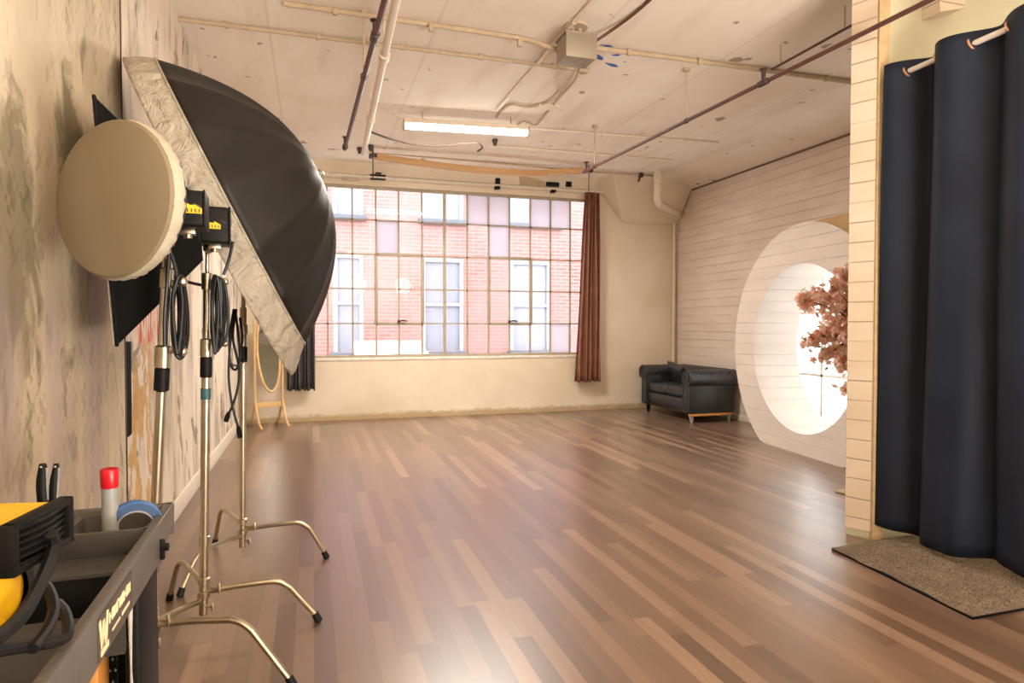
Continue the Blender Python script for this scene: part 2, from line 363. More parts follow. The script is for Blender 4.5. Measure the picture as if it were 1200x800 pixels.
wall_grid('wall_back', 'plaster', 'Y', YB, YB+.25, XL, XR+.2, 0, ZC, [(W0, W1, SZ0, SZ1)])
GH = (4.10, 6.98, .08, 2.15)
wall_grid('wall_right', 'shiplap_white', 'X', XR, XR+.2, -3.5, YB, 0, ZC, [GH])
wall_grid('wall_front', 'plaster', 'Y', -3.5, -3.7, -1.2, 6.1, 0, ZC)
# partition whose shiplapped end faces the room
struct(MB().prism([(3.345, 3.23, 0), (3.285, 3.36, 0), (3.285+.06, 3.37, 0), (XR, 3.37, 0), (XR, 3.23, 0)], (0, 0, ZC)).build('wall_partition', 'closet'))
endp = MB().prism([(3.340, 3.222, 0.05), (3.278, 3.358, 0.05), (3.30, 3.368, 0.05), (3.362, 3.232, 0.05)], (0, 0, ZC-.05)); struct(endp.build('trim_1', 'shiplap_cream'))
struct(MB().span((3.343, 3.208, .0), (3.425, 3.23, ZC)).build('trim_2', 'trimtan'))
struct(MB().span((XL, 3.63, 0), (XL+.022, YB, .13), bev=.004).build('baseboard_left', 'white'))
struct(MB().span((5.735, 3.4, 0), (XR, YB, .08), bev=.004).build('baseboard_right', 'shiplap_white'))
struct(MB().span((3.43, 3.212, 0), (XR, 3.23, .12), bev=.004).build('baseboard_partition', 'closet'))
struct(MB().box((-.884, 3.635, 1.8), (.006, .012, 3.6)).build('trim_3', M['bronze']))
# haunches under the ceiling slab
prof = [(5.03, 3.62), (5.2, 3.60), (5.4, 3.57), (5.6, 3.52), (XR, 3.475), (XR, 3.62)]
struct(MB().prism([(x, 3.37, z) for x, z in prof], (0, YB-3.37, 0)).build('trim_4', 'ceiling', angle=50))
struct(MB().prism([(x, -3.5, z) for x, z in prof], (0, 6.73, 0)).build('trim_5', 'closet', angle=50))
cap = MB()
xt0, xt1, xb0, xb1 = 4.2, 5.72, 4.75, 5.74
cap.add([(xt0, YB, 3.62), (xt1, YB, 3.62), (xb1, YB, 2.98), (xb0, YB, 2.98), (xt0+.12, YB-.55, 3.62), (xt1, YB-.6, 3.62), (xb1, YB-.02, 2.98), (xb0, YB-.02, 2.98)],
        [(0, 1, 5, 4), (0, 4, 7, 3), (4, 5, 6, 7), (1, 2, 6, 5), (3, 7, 6, 2), (0, 3, 2, 1)])
struct(cap.build('trim_6', 'plaster', bevel=.03))
struct(MB().prism([(XL, YB, 3.62), (XL, YB, 3.40), (XL, YB-.05, 3.40), (XL, YB-.12, 3.62)], (XR-XL, 0, 0)).build('trim_7', 'plaster'))
# window in the back wall
YW = YB+.07
fr = MB()
fr.span((W0, YW-.03, SZ0), (W0+.05, YW+.03, SZ1)); fr.span((W1-.05, YW-.03, SZ0), (W1, YW+.03, SZ1))
fr.span((W0, YW-.03, SZ1-.04), (W1, YW+.03, SZ1)); fr.span((W0, YW-.03, SZ0), (W1, YW+.03, SZ0+.04))
cols = [-.14, .21, .555, .885, 1.21, 1.55, 1.893, 2.228, 2.558, 2.888, 3.222, 3.553, 3.883]
rows = [1.365, 1.862, 2.355, 2.846]
win = struct(fr.build('window_1', 'muntin'))
mu = MB()
for x in cols:
    w = .03 if abs(x-1.893) < .01 else .011
    mu.span((x-w/1, YW-.02, SZ0), (x+w*.0+.011, YW+.02, SZ1)) if w > .02 else mu.span((x-w, YW-.018, SZ0), (x+w, YW+.018, SZ1))
for z in rows: mu.span((W0, YW-.018, z-.010), (W1, YW+.018, z+.010))
mu.build('muntins', 'muntin', win)
def vent(c0, c1, r0, r1):
    f = MB()
    for a, b in (((c0-.025, YW-.045, r0-.02), (c0+.02, YW+.0, r1+.02)), ((c1-.02, YW-.045, r0-.02), (c1+.025, YW+.0, r1+.02)), ((c0, YW-.045, r0-.025), (c1, YW, r0+.02)), ((c0, YW-.045, r1-.02), (c1, YW, r1+.025))): f.span(a, b, bev=.003)
    o = f.build('opening_vent', 'batten' if False else 'muntin', win)
    xm = (c0+c1)/2
    h = MB().box((xm-.02, YW-.06, r0+.03), (.03, .03, .05), bev=.005).tube([(xm-.02, YW-.08, r0+.03), (xm+.03, YW-.095, r0+.045), (xm+.1, YW-.095, r0+.035)], .012, 8)
    h.build('vent_latch', 'bronze', o)
vent(.885, 1.55, 1.365, 2.355); vent(2.558, 3.222, 1.365, 2.355)
g = MB(); ed = [W0]+cols+[W1]; rz = [SZ0]+rows+[SZ1]
gl = MB(); fl = MB()
filmed = {(4, 3), }
def pane(mb, i, j): mb.span((ed[i]+.008, YW-.002, rz[j]+.006), (ed[i+1]-.008, YW+.002, rz[j+1]-.006))
for i in range(len(ed)-1):
    for j in range(len(rz)-1):
        if ed[i] > .8 and ed[i] < .9 and j == 3: pane(fl, i, j)
        elif (i, j) in ((8, 4), (9, 4), (11, 4), (12, 4), (12, 0), (9, 3)): pane(fl, i, j)
        else: pane(gl, i, j)
gl.build('clear_panes', 'glass', win); fl.build('whitened_panes', 'film', win)
sl = MB().span((W0-.02, YB-.015, SZ0-.035), (W1+.02, YB+.10, SZ0+.003), bev=.006); sl.build('window_sill', 'sill', win)
# window in the right wall, behind the round doorway
fr = MB(); XW = XR+.08
y0, y1, z0, z1 = GH
fr.span((XW-.03, y0, z0), (XW+.03, y0+.05, z1)); fr.span((XW-.03, y1-.05, z0), (XW+.03, y1, z1)); fr.span((XW-.03, y0, z1-.05), (XW+.03, y1, z1)); fr.span((XW-.03, y0, z0), (XW+.03, y1, z0+.05))
w2 = struct(fr.build('window_2', 'sill'))
mu = MB()
pv = P(964, 440, X=XW); ph = pv.z
for yy in (pv.y-.75, pv.y, pv.y+.75): mu.span((XW-.018, yy-.014, z0), (XW+.018, yy+.014, z1))
for zz in (ph, ph+.75, ph+1.5):
    if zz < z1: mu.span((XW-.018, y0, zz-.014), (XW+.018, y1, zz+.014))
mu.build('muntins', 'sill', w2)
MB().span((XW-.002, y0, z0), (XW+.002, y1, z1)).build('frosted_panes', 'frost', w2)
# ------------------------------------------------------------------ outside
struct(MB().span((-12, 9.75, -.3), (24, 14.2, -.2)).build('ground_outside', 'pave'))
YF = 14.2
bd = thing('brick_building', 'pink brick building with white framed windows, seen across the street through the big window', 'building', (3, YF, -.2))
hol = [(.42, 1.06, .76, 2.85), (.42, 1.06, 3.66, 5.2), (2.28, 3.24, .76, 2.82), (2.28, 3.24, 3.66, 5.2), (4.3, 5.3, .76, 2.82), (4.3, 5.5, 3.66, 5.2), (-1.9, -.9, .76, 2.85), (-1.9, -.9, 3.66, 5.2), (6.7, 7.6, .76, 2.82), (6.7, 7.6, 3.66, 5.2)]
mb = MB(); xs = sorted({-8, 10, *[h[0] for h in hol], *[h[1] for h in hol]}); zs = sorted({-.2, 9, *[h[2] for h in hol], *[h[3] for h in hol]})
for i in range(len(xs)-1):
    for j in range(len(zs)-1):
        cx = (xs[i]+xs[i+1])/2; cz = (zs[j]+zs[j+1])/2
        if any(h[0] < cx < h[1] and h[2] < cz < h[3] for h in hol): continue
        mb.span((xs[i], YF, zs[j]), (xs[i+1], YF+.4, zs[j+1]))
mb.build('facade_wall', 'brick', bd)
for (a, b, c, d) in hol:
    f = MB(); t = .09; a_, b_, c_, d_ = a+.004, b-.004, c+.004, d-.004
    f.span((a_, YF+.01, c_), (a_+t, YF+.12, d_)); f.span((b_-t, YF+.01, c_), (b_, YF+.12, d_)); f.span((a_+t, YF+.01, d_-t), (b_-t, YF+.12, d_)); f.span((a_+t, YF+.02, (c+d)/2-.03), (b_-t, YF+.1, (c+d)/2+.03))
    w = f.build('facade_window', 'shopwhite', bd)
    MB().span((a+.02, YF+.07, c+.01), (b-.02, YF+.09, d-.02)).build('window_pane', 'facadeglass', w)
    MB().span((a-.06, YF-.1, c-.12), (b+.06, YF-.002, c), bev=.01).build('window_ledge', 'sillgrey', w)

# ------------------------------------------------------------------ ceiling services
def conduit(label, pts, r, mat, clips=0, name='conduit', cat='conduit'):
    o = thing(name, label, cat, pts[0]); MB().tube(pts, r, 10).build('pipe_run', mat, o)
    a, b = V(pts[0]), V(pts[-1])
    for k in range(clips):
        q = a.lerp(b, (k+.5)/clips); MB().box((q.x, q.y, q.z+.004), (.035, .035, .05), bev=.006).build('pipe_clip', mat, o)
    return o
y1c, y2c = 5.35, 4.82
conduit('thin painted conduit from left wall to the ceiling box, farther of the two', [(XL+.002, y1c, 3.59), P(690, 83, Z=3.59)], .017, 'conduit', 5)
pa = P(333, 4, Z=3.585); pb = P(560, 37, Z=3.585); pc = P(615, 46, Z=3.56); pd_ = P(640, 54, Z=3.5); pe = P(658, 60, Z=3.49)
conduit('pair of painted conduits curving down into the left side of ceiling box', [pa, *spline([pb, pc, pd_, pe], 5)], .020, 'conduit', 3)
conduit('painted conduit running from right side of ceiling box towards the partition', [P(693, 56, Z=3.56), P(760, 64, Z=3.59), P(1003, 97, Z=3.59)], .020, 'conduit', 4)
conduit('white painted conduit running diagonally overhead past the ceiling box', [P(700, -6, Z=3.6), P(583, 128, Z=3.6)], .018, 'pipe_white', 3)
conduit('faint painted conduit crossing behind the fluorescent light', [P(560, 146, Z=3.6), P(842, 167, Z=3.6)], .012, 'pipe_white', 3)
conduit('faint painted conduit ending on a dark cap beyond the fluorescent light', [P(582, 171, Z=3.6), P(788, 188, Z=3.6)], .012, 'pipe_white', 3)
MB().tube([P(788, 187, Z=3.59), P(793, 189, Z=3.57)], .03, 8).build('conduit_cap', 'bronze', bpy.data.objects[-1] if False else None) if False else None
conduit('thin dark rod hanging level beside the sprinkler pipe near partition', [P(905, 81, Z=3.45), P(1003, 27, Z=3.45)], .010, 'redpipe', 0, 'metal_rod', 'rod')
for q in (P(915, 76, Z=3.45), P(990, 34, Z=3.45)): MB().cyl(q, (q.x, q.y, 3.615), .006, n=8).build('hanger_rod', 'conduit', o) if False else MB().cyl(q, (q.x, q.y, 3.615), .006, n=8).build('hanger_rod', 'conduit', bpy.data.objects['metal_rod'])
# sprinkler pipes
def sprinkler(label, a, b, r, drops, mat='redpipe', fit=()):
    o = thing('sprinkler_pipe', label, 'pipe', a); MB().tube([a, b], r, 12).build('pipe_run', mat, o)
    for t in drops:
        q = V(a).lerp(V(b), t); d = MB().tube([q, (q.x, q.y, 3.60)], .008, 8).cyl((q.x, q.y, 3.585), (q.x, q.y, 3.616), .03); d.build('hanger_rod', 'conduit', o)
        MB().lathe([(r*1.25, -.012), (r*1.45, -.01), (r*1.45, .01), (r*1.25, .012)], q, V(b)-V(a), 14).build('hanger_ring', 'bronze', o)
    for t in fit:
        q = V(a).lerp(V(b), t); f = MB(); ax = (V(b)-V(a)).normalized()
        f.lathe([(r, -.05), (r*1.5, -.045), (r*1.5, .045), (r, .05)], q, ax, 14); f.cyl(q, q+V((0, 0, .09)), .015, n=8); f.lathe([(.0, .0), (.03, .005), (.03, .012), (0, .016)], q+V((0, 0, .09)), (0, 0, 1), 12)
        f.build('sprinkler_head', 'bronze', o)
    return o
sa = P(683, 202, Z=3.15); sb = P(1100, -5, Z=3.15)
sprinkler('long dark red sprinkler pipe on the right running past the partition top', sa, sb, .0155, (.07, .47), fit=(.02, .69))
ta = P(404, 174, Z=3.15); tb = P(453, -8, Z=3.15)
sprinkler('shorter dark red sprinkler pipe on the left, beside the white pipe', ta, tb, .019, (.62,), fit=(.02, .83))
wp = [P(426, 180, Z=3.35), P(466, -8, Z=3.35)]
o = thing('white_pipe', 'thick white painted pipe beside the left red sprinkler pipe', 'pipe', wp[0]); MB().tube(wp, .030, 12).build('pipe_run', 'pipe_white', o)
for t in (.35, .75):
    q = wp[0].lerp(wp[1], t); MB().lathe([(.03, -.05), (.042, -.04), (.042, .04), (.03, .05)], q, wp[1]-wp[0], 14).cyl(q, (q.x, q.y, 3.616), .008, n=8).build('pipe_coupling', 'pipe_white', o)
# ceiling box
bc = P(675, 60, Z=3.42)
bx = thing('junction_box', 'grey metal box hung from ceiling where conduits meet', 'electrical box', bc+V((0, 0, .13)))
MB().box(bc, (.24, .20, .17), bev=.008).build('housing', 'boxsteel', bx)
MB().box(bc+V((.0, -.105, 0)), (.25, .012, .18), bev=.004).box(bc+V((0, 0, .095)), (.26, .22, .015), bev=.004).build('cover', 'boxsteel', bx)
MB().cyl(bc+V((-.03, 0, .1)), (bc.x-.03, bc.y, 3.616), .016).cyl(bc+V((.03, 0, .1)), (bc.x+.03, bc.y, 3.616), .016).cyl((bc.x, bc.y, 3.59), (bc.x, bc.y, 3.613), .09).build('hanger', 'conduit', bx)
def cable(label, pts, r=.008, mat='cable', name='cable', cat='cable', n=8, group=None, closed=False):
    return tag(MB().tube(spline(pts, n, closed), r, 8, closed=closed).build(name, mat), label, cat, group)
cable('dark cable rising from ceiling box towards upper right', [P(692, 52, Z=3.47), P(716, 36, Z=3.56), P(742, 17, Z=3.595), P(766, -4, Z=3.60)], .012, 'twig')
cable('grey cable looping down from ceiling box to the white junction plate', [P(677, 77, Z=3.36), P(668, 92, Z=3.5), P(655, 108, Z=3.59), P(640, 120, Z=3.6), P(618, 125, Z=3.6), P(600, 122, Z=3.6), P(590, 128, Z=3.6), P(582, 137, Z=3.6)], .013, 'conduit')
cable('second grey cable from ceiling box to the light fixture', [P(680, 78, Z=3.36), P(672, 96, Z=3.56), P(655, 115, Z=3.60), P(640, 133, Z=3.6), P(628, 146, Z=3.58), P(615, 142, Z=3.57), P(606, 146, Z=3.5)], .010, 'conduit')
tag(MB().box(P(642, 125, Z=3.60), (.22, .12, .03), bev=.008).build('junction_plate', 'pipe_white'), 'small white junction plate on ceiling between box and fluorescent light', 'electrical plate')
cable('thin dark cable swagged below ceiling from white pipe end', [P(431, 153, Z=3.42), P(455, 162, Z=3.36), P(485, 169, Z=3.33), P(515, 171, Z=3.33), P(545, 168, Z=3.36), P(561, 168, Z=3.38), P(565, 173, Z=3.36), P(560, 177, Z=3.36)], .011, 'bronze')
cable('thin grey cord from white pipe up to fluorescent light end', [P(440, 119, Z=3.40), P(455, 128, Z=3.47), P(470, 139, Z=3.5)], .008, 'conduit')
# fluorescent light
fa = P(472, 146, Z=3.46); fb = P(620, 155, Z=3.46); mid = (fa+fb)/2; ang = atan2(fb.y-fa.y, fb.x-fa.x); Ln = (fb-fa).length
ft = thing('fluorescent_light', 'long lit fluorescent light hanging under the ceiling', 'ceiling light', mid)
RZ = Matrix.Rotation(ang, 3, 'Z')
MB().box(mid+V((0, 0, .035)), (Ln, .12, .05), ang, bev=.006).build('housing', 'pipe_white', ft)
MB().prism([mid+RZ@V((-Ln/2+.03, -.05, .01)), mid+RZ@V((-Ln/2+.03, .05, .01)), mid+RZ@V((-Ln/2+.03, .035, -.035)), mid+RZ@V((-Ln/2+.03, -.035, -.035))], RZ@V((Ln-.06, 0, 0))).build('diffuser', 'tube', ft)
for s_ in (-1, 1):
    MB().box(mid+RZ@V((s_*(Ln/2-.012), 0, .0)), (.025, .13, .10), ang, bev=.01).build('end_cap', 'conduit', ft)
    q = mid+RZ@V((s_*Ln*.35, 0, .06)); MB().cyl(q, (q.x, q.y, 3.616), .006, n=8).build('hanger_rod', 'conduit', ft)
# blue marks and paint flakes on the ceiling
bm_ = MB()
for (x0, y0_, x1, y1_, w) in ((697, 62, 706, 70, .03), (703, 52, 718, 54, .018), (716, 64, 727, 64, .02), (709, 73, 724, 78, .028)):
    a = P(x0, y0_, Z=3.616); b = P(x1, y1_, Z=3.616); bm_.tube([a, a.lerp(b, .4), a.lerp(b, .7), b], [.004, w*.8, w, .006], 6)
o = bm_.build('paint_marks', 'bluepaint'); tag(o, 'blue paint smears on ceiling beside the grey box', 'paint', kind='stuff')
o.scale = (1, 1, .12); o.location = (0, 0, 3.612*.88)
for lab, x0, y0_, x1, y1_ in (('small dark hook under ceiling left of the wood batten', 433, 172, 436, 176), ('small reddish ceiling cup beyond the fluorescent light', 578, 166, 582, 169), ('tiny dark ceiling hook near left sprinkler pipe end', 421, 174, 422, 180)):
    q = P((x0+x1)/2, (y0_+y1_)/2, Z=3.57); tag(MB().lathe([(0, -.035), (.02, -.033), (.028, 0), (.036, .03), (.036, .042), (0, .042)], q, (0, 0, 1), 12).build('ceiling_hook', 'bronze'), lab, 'hook')
# sagging wood batten, hung across the room near the window
bt = thing('wood_batten', 'sagging light wood batten hung level above the window', 'batten', P(437, 182, Y=8.6))
pts = [P(437, 183, Y=8.6), P(500, 192, Y=8.6), P(560, 199, Y=8.6), P(620, 203, Y=8.6), P(660, 201, Y=8.6), P(690, 200, Y=8.6)]
sp = spline(pts, 6); mb = MB(); vs = []; fs = []
for p in sp: vs += [p+V((0, -.04, -.035)), p+V((0, .04, -.035)), p+V((0, .04, .035)), p+V((0, -.04, .035))]
for i in range(len(sp)-1):
    for j in range(4): fs.append((i*4+j, i*4+(j+1) % 4, i*4+4+(j+1) % 4, i*4+4+j))
fs += [(3, 2, 1, 0), tuple((len(sp)-1)*4+j for j in range(4))]
mb.add(vs, fs).build('board', 'batten', bt)
for q, nm in ((pts[0], 0), (pts[-1], 1)):
    MB().box(q+V((0, 0, 0)), (.10, .10, .05), bev=.006).cyl(q, (q.x, q.y, 3.616), .010, n=8).tube([q, q+V((0, 0, -.28))], .007, 8).build('hanger', 'bronze', bt)
hp = [P(426, 177, Y=8.8), P(560, 189, Y=8.8), P(690, 201, Y=8.8), P(768, 206, Y=8.8)]
o = thing('curtain_pipe', 'thin cream pipe running level across the room just above the batten', 'pipe', hp[0]); MB().tube(hp, .016, 10).build('pipe_run', 'conduit', o)
for q in (hp[1], hp[3]): MB().cyl(q, (q.x, q.y, 3.616), .007, n=8).build('hanger_rod', 'conduit', o)
q = P(751, 205, Y=8.8); MB().tube([q+V((-.04, 0, -.1)), q, q+V((.03, 0, .15))], .014, 8).box(q, (.07, .06, .07), bev=.01).build('clamp', 'bronze', o)
# white drain pipe in the corner
o = thing('drain_pipe', 'fat white elbow pipe in far right corner below the ceiling', 'pipe', P(771, 210, Y=8.6))
MB().tube(spline([P(771, 196, Y=8.6), P(771, 222, Y=8.6), P(771, 236, Y=8.6), P(777, 242, Y=8.75), P(796, 251, Y=9.28)], 5), .055, 14).build('pipe_run', 'pipe_white', o)
MB().lathe([(.055, -.04), (.068, -.035), (.068, .035), (.055, .04)], P(771, 207, Y=8.6), (0, 0, 1), 16).build('pipe_collar', 'pipe_white', o)
struct(MB().span((5.722, 3.4, 3.462), (XR, YB, 3.478)).build('trim_shadow_gap', 'gap_shadow'))  # dark strip painting the shadow gap along the top of the shiplap
o = thing('corner_pipe', 'thin cream pipe rising from floor in the far right corner', 'pipe', (5.66, YB-.06, 0)); MB().cyl((5.66, YB-.06, 0), (5.66, YB-.06, 3.0), .022).build('pipe_run', 'plaster', o)
for z in (.8, 1.9, 2.9): MB().box((5.66, YB-.03, z), (.07, .06, .03), bev=.005).build('pipe_clip', 'plaster', o)
# wall gear above the window
yw = YB-.06
o = thing('wall_conduit', 'thin painted conduit along the wall directly above the window', 'conduit', P(372, 200, Y=yw)); MB().tube([P(372, 200.5, Y=yw), P(560, 214, Y=yw), P(690, 222.5, Y=yw)], .010, 8).build('pipe_run', 'conduit', o)
for x, y in ((466, 207), (522, 211), (600, 217)): MB().box(P(x, y, Y=yw+.02), (.03, .05, .05), bev=.005).build('pipe_clip', 'conduit', o)
def clamp(lab, boxes, mat='black', name='wall_bracket', cat='bracket'):
    q = P((boxes[0][0]+boxes[0][2])/2, (boxes[0][1]+boxes[0][3])/2, Y=yw)
    t = thing(name, lab, cat, q); nm = ['bracket_plate', 'bracket_clip', 'bracket_clip']
    for k, (a, b, c, d) in enumerate(boxes):
        A = P(a, b, Y=yw-.03); B = P(c, d, Y=yw-.03); MB().span((A.x, yw-.05, B.z), (B.x, yw+.05, A.z), bev=.006).build(nm[k], mat, t)
clamp('low dark bracket above the left part of the window', [(434, 204, 452, 207), (440, 202, 447, 204), (434, 208, 452, 210.5)])
clamp('two small dark square plates above the middle of the window', [(580.5, 208.5, 586, 215.5), (580.5, 217.5, 586, 221.5)])
clamp('wide dark plate with clip above the window, right of grey panel', [(640, 213, 655, 219), (646.5, 221, 651.5, 225.5)])
clamp('small dark square plate closest to the brown curtain top', [(663, 212.5, 669.5, 219)])
clamp('tiny pale strip fixed above the left end of window', [(402, 208, 421, 211)], 'conduit')
A = P(607, 207, Y=yw-.02); B = P(634, 222, Y=yw-.02)
t = thing('wall_panel', 'grey beige board fixed on wall above the window', 'board', (A+B)/2)
MB().prism([(A.x, yw-.05, A.z+.02), (B.x-.08, yw-.05, A.z-.02), (B.x+.05, yw-.05, B.z+.12), (B.x+.05, yw-.05, B.z+.02), (A.x+.05, yw-.05, B.z+.02)], (0, .09, 0)).build('board', 'grey' if False else 'conduit', t)
MB().span((A.x+.06, yw-.06, B.z+.09), (B.x+.02, yw-.04, B.z+.11)).build('board_strip', 'plaster', t)

# ------------------------------------------------------------------ curtains
def curtain(name, label, x0t, x1t, x0b, x1b, y, zt, zb, folds, mat, amp=.05, sag=0):
    t = thing(name, label, 'curtain', ((x0b+x1b)/2, y, zb))
    def fn(u, v):
        a = x0t+(x1t-x0t)*u; b = x0b+(x1b-x0b)*u; vv = v**.8
        x = a+(b-a)*vv; ph = u*folds*2*pi
        yy = y+amp*(.6+.4*v)*sin(ph+.4*sin(3*v+u*5))+.012*sin(7*v+9*u)
        return V((x+.012*sin(ph*.5+v*3), yy, zt+(zb-zt)*v+.01*sin(ph)*v))
    MB().grid(fn, folds*14, 24).build('cloth', mat, t, solid=.004, angle=80)
    return t
cr = curtain('window_curtain', 'reddish brown satin curtain hanging at right edge of the big window', 4.04, 4.27, 3.88, 4.32, 9.32, 3.39, .465, 5, 'browncurtain', .045)
cl_ = curtain('window_curtain', 'charcoal grey curtain behind the big umbrella, left of the window', -.36, .02, -.33, .03, 9.32, 3.39, .455, 6, 'greycurtain', .04)
rd = thing('curtain_rod', 'slim rod above big window carrying brown and grey curtains', 'curtain rod', (2, 9.32, 3.41))
MB().cyl((-.5, 9.32, 3.41), (4.35, 9.32, 3.41), .012).build('rod', 'rod', rd)
for x in (-.48, 4.33): MB().cyl((x, 9.32, 3.41), (x, YB-.05, 3.41), .009).lathe([(0, -.025), (.02, -.02), (.025, 0), (.02, .02), (0, .025)], (x, 9.32, 3.41), (1, 0, 0), 14).build('rod_bracket', 'rod', rd)
# navy eyelet curtain on the right
CX = 3.42; ZR = 2.865; ycs, yce = 3.17, 1.25
nv = thing('eyelet_curtain', 'tall navy blue eyelet curtain closing the changing corner', 'curtain', (CX, 2.2, .09))
period = .40; nf = (ycs-yce)/period
def cfn(u, v):
    yy = ycs-(ycs-yce)*u; ph = 2*pi*(ycs-yy)/period
    am = .075*(1-.15*v)*(1+.25*sin(u*13+2*v))
    tight = 1.0
    x = CX - am*cos(ph+.35*sin(v*2.2+u*6)*v) + .02*sin(v*3+u*10)*v
    w = .018*sin(2*ph+v*2)*v
    z = ZR+.062+(.10-(ZR+.062))*v - .03*v*max(0, sin(u*9))
    yb = yy + (.045*v*(1-u*4) if u < .25 else 0)
    return V((x+w, yb-.02*sin(ph)*(1-.4*v), z))
MB().grid(cfn, 150, 40).build('cloth', 'navy', nv, solid=.005, angle=80)
ring = MB; k = 0
y = ycs-period*.25
while y > yce:
    MB().tube([V((CX, y, ZR))+V((cos(a)*.032, sin(a)*.012, sin(a)*.032)) for a in [2*pi*j/20 for j in range(20)]], .007, 8, closed=True).build('eyelet', 'copper', nv)
    y -= period/2
rd = thing('curtain_rod', 'white rod carrying the navy curtain beside partition', 'curtain rod', (CX, 3.205, ZR))
MB().cyl((CX, 3.2, ZR), (CX, 1.1, ZR), .016).build('rod', 'rod', rd)
MB().lathe([(.016, .0), (.04, .0), (.04, .012), (.02, .02), (.018, .05)], (CX, 3.23, ZR), (0, -1, 0), 18).build('rod_bracket', 'rod', rd)
# closet corner: ceiling haunch + cable box seen above the curtain
o = thing('wall_duct', 'cream box shaped duct high in the changing corner above navy curtain', 'duct', (4.3, 3.1, 3.6))
a = P(1096, 0, Y=3.12); b = P(1128, 14, Y=3.12)
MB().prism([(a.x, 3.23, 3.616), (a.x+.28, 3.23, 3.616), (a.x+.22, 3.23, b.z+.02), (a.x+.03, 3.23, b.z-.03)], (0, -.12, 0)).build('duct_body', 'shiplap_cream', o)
MB().span((a.x-.02, 3.10, 3.58), (a.x+.3, 3.23, 3.61), bev=.005).build('duct_flange', 'white', o)

# rug
ru = MB(); rx0, rx1, ry0, ry1 = 2.88, 3.9, 2.2, 3.14
def rfn(u, v):
    x = rx0+(rx1-rx0)*u; y = ry0+(ry1-ry0)*v + .0
    e = min(u, 1-u, v, 1-v); hgt = .012+.022*min(1, e*9)
    n_ = noise.noise(V((x*40, y*40, 0)))*.010+noise.noise(V((x*110, y*110, 3)))*.008
    x += .03*noise.noise(V((0, y*5, 1)))*(1 if u < .1 else 0)
    return V((x+.09*v*(1-u), y+.05*u*v-.05*u*(v < .05)*0, hgt+n_*min(1, e*30)+.003))
ru.grid(rfn, 150, 140)
rug = thing('shag_rug', 'small grey brown shag rug on floor under navy curtain', 'rug', (3.4, 2.7, 0))
ru.build('pile', 'shag', rug, angle=180)
MB().prism([(rx0+.0, ry0+.0, .001), (rx1, ry0, .001), (rx1, ry1+.05, .001), (rx0+.09, ry1, .001)], (0, 0, .012)).build('backing', 'black', rug)

# ------------------------------------------------------------------ round doorway (moon gate)
A2 = V((4.771, 4.868, 0)); B2 = V((4.940, 6.336, 0)); Tn = (B2-A2).normalized(); Nn = V((Tn.y, -Tn.x, 0))  # Nn points to +X (back)
cg = (A2+B2)/2; zc = 1.10; RI, RO = .885, 1.305
gt = thing('moon_gate', 'large white disc panel with a round opening standing by shiplap wall', 'doorway', cg)
def gp(a, r, d=0, flat=False):
    q = cg+Tn*(r*cos(a))+Nn*d; z = zc+r*sin(a); return V((q.x, q.y, max(z, 0.0)))
def ring_prism(r0, r1, d0, d1, n=96):
    vs = []; fs = []
    for i in range(n):
        a = 2*pi*i/n
        vs += [gp(a, r0, d0), gp(a, r1, d0), gp(a, r1, d1), gp(a, r0, d1)]
    for i in range(n):
        for j in range(4): fs.append((i*4+j, ((i+1) % n)*4+j, ((i+1) % n)*4+(j+1) % 4, i*4+(j+1) % 4))
    return MB().add(vs, fs)
ring_prism(RI, RO, 0, .035).build('disc_face', 'gate_white', gt)
ring_prism(RI, RI+.02, .03, .54).build('tunnel_lining', 'gate_white', gt)
ring_prism(RI, 1.12, .54, .56).build('back_ring', 'gate_white', gt)
ns = 40
poly = [gp(a, 1.0, .036) for a in [pi*.5+(pi*.5)*i/ns for i in range(ns+1)]]  # toward -Tn, upward quadrant
q1 = cg-Tn*1.32+Nn*.036; q0 = cg+Nn*.036
poly = poly+[V((q1.x, q1.y, zc)), V((q1.x, q1.y, 2.40)), V((q0.x, q0.y, 2.40))]
MB().prism(poly, Nn*.03).build('plywood_backing', 'plywood', gt)
# pink blossom branch
fb_ = thing('blossom_branch', 'spray of pink artificial blossoms hanging in front of the round opening', 'flowers', P(1010, 400, Y=4.55))
root = P(1016, 392, Y=4.55)
ends = [(938, 350), (955, 345), (962, 395), (975, 335), (985, 320), (998, 315), (946, 402), (965, 420), (985, 430), (990, 458), (1008, 350), (1010, 420), (1005, 330)]
br = MB(); tips = []
for k, (ex, ey) in enumerate(ends):
    yd = 4.6+.25*random.random(); e = P(ex, ey, Y=yd); mid_ = root.lerp(e, .5)+V((0, random.uniform(-.05, .05), .05 if ey < 440 else .02))
    s_ = spline([root, mid_, e], 8); br.tube(s_, [.010-.006*i/(len(s_)-1) for i in range(len(s_))], 6); tips.append(s_)
br.build('twigs', 'twig', fb_)
pet = MB(); lf = MB()
def flower(c, r, mb):
    ax = V((random.uniform(-1, 1), random.uniform(-1.4, .2), random.uniform(-.6, 1))).normalized()
    u = ax.orthogonal().normalized(); w = ax.cross(u); a0 = random.random()*6
    for layer in range(2):
        for i in range(5):
            a = a0+i*2*pi/5+layer*.6; d = u*cos(a)+w*sin(a); sd = ax.cross(d); rr = r*(1-.3*layer)
            li = .25+.45*layer
            p0 = c; p1 = c+d*rr*.55+sd*rr*.38+ax*rr*li; p2 = c+d*rr*1.0+ax*rr*(li+.25)+sd*rr*.15; p2b = c+d*rr*1.0+ax*rr*(li+.25)-sd*rr*.15; p3 = c+d*rr*.55-sd*rr*.38+ax*rr*li; pm = c+d*rr*.6+ax*rr*(li-.15)
            mb.add([p0, p1, p2, p2b, p3, pm], [(0, 1, 5), (1, 2, 5), (2, 3, 5), (3, 4, 5), (4, 0, 5)])
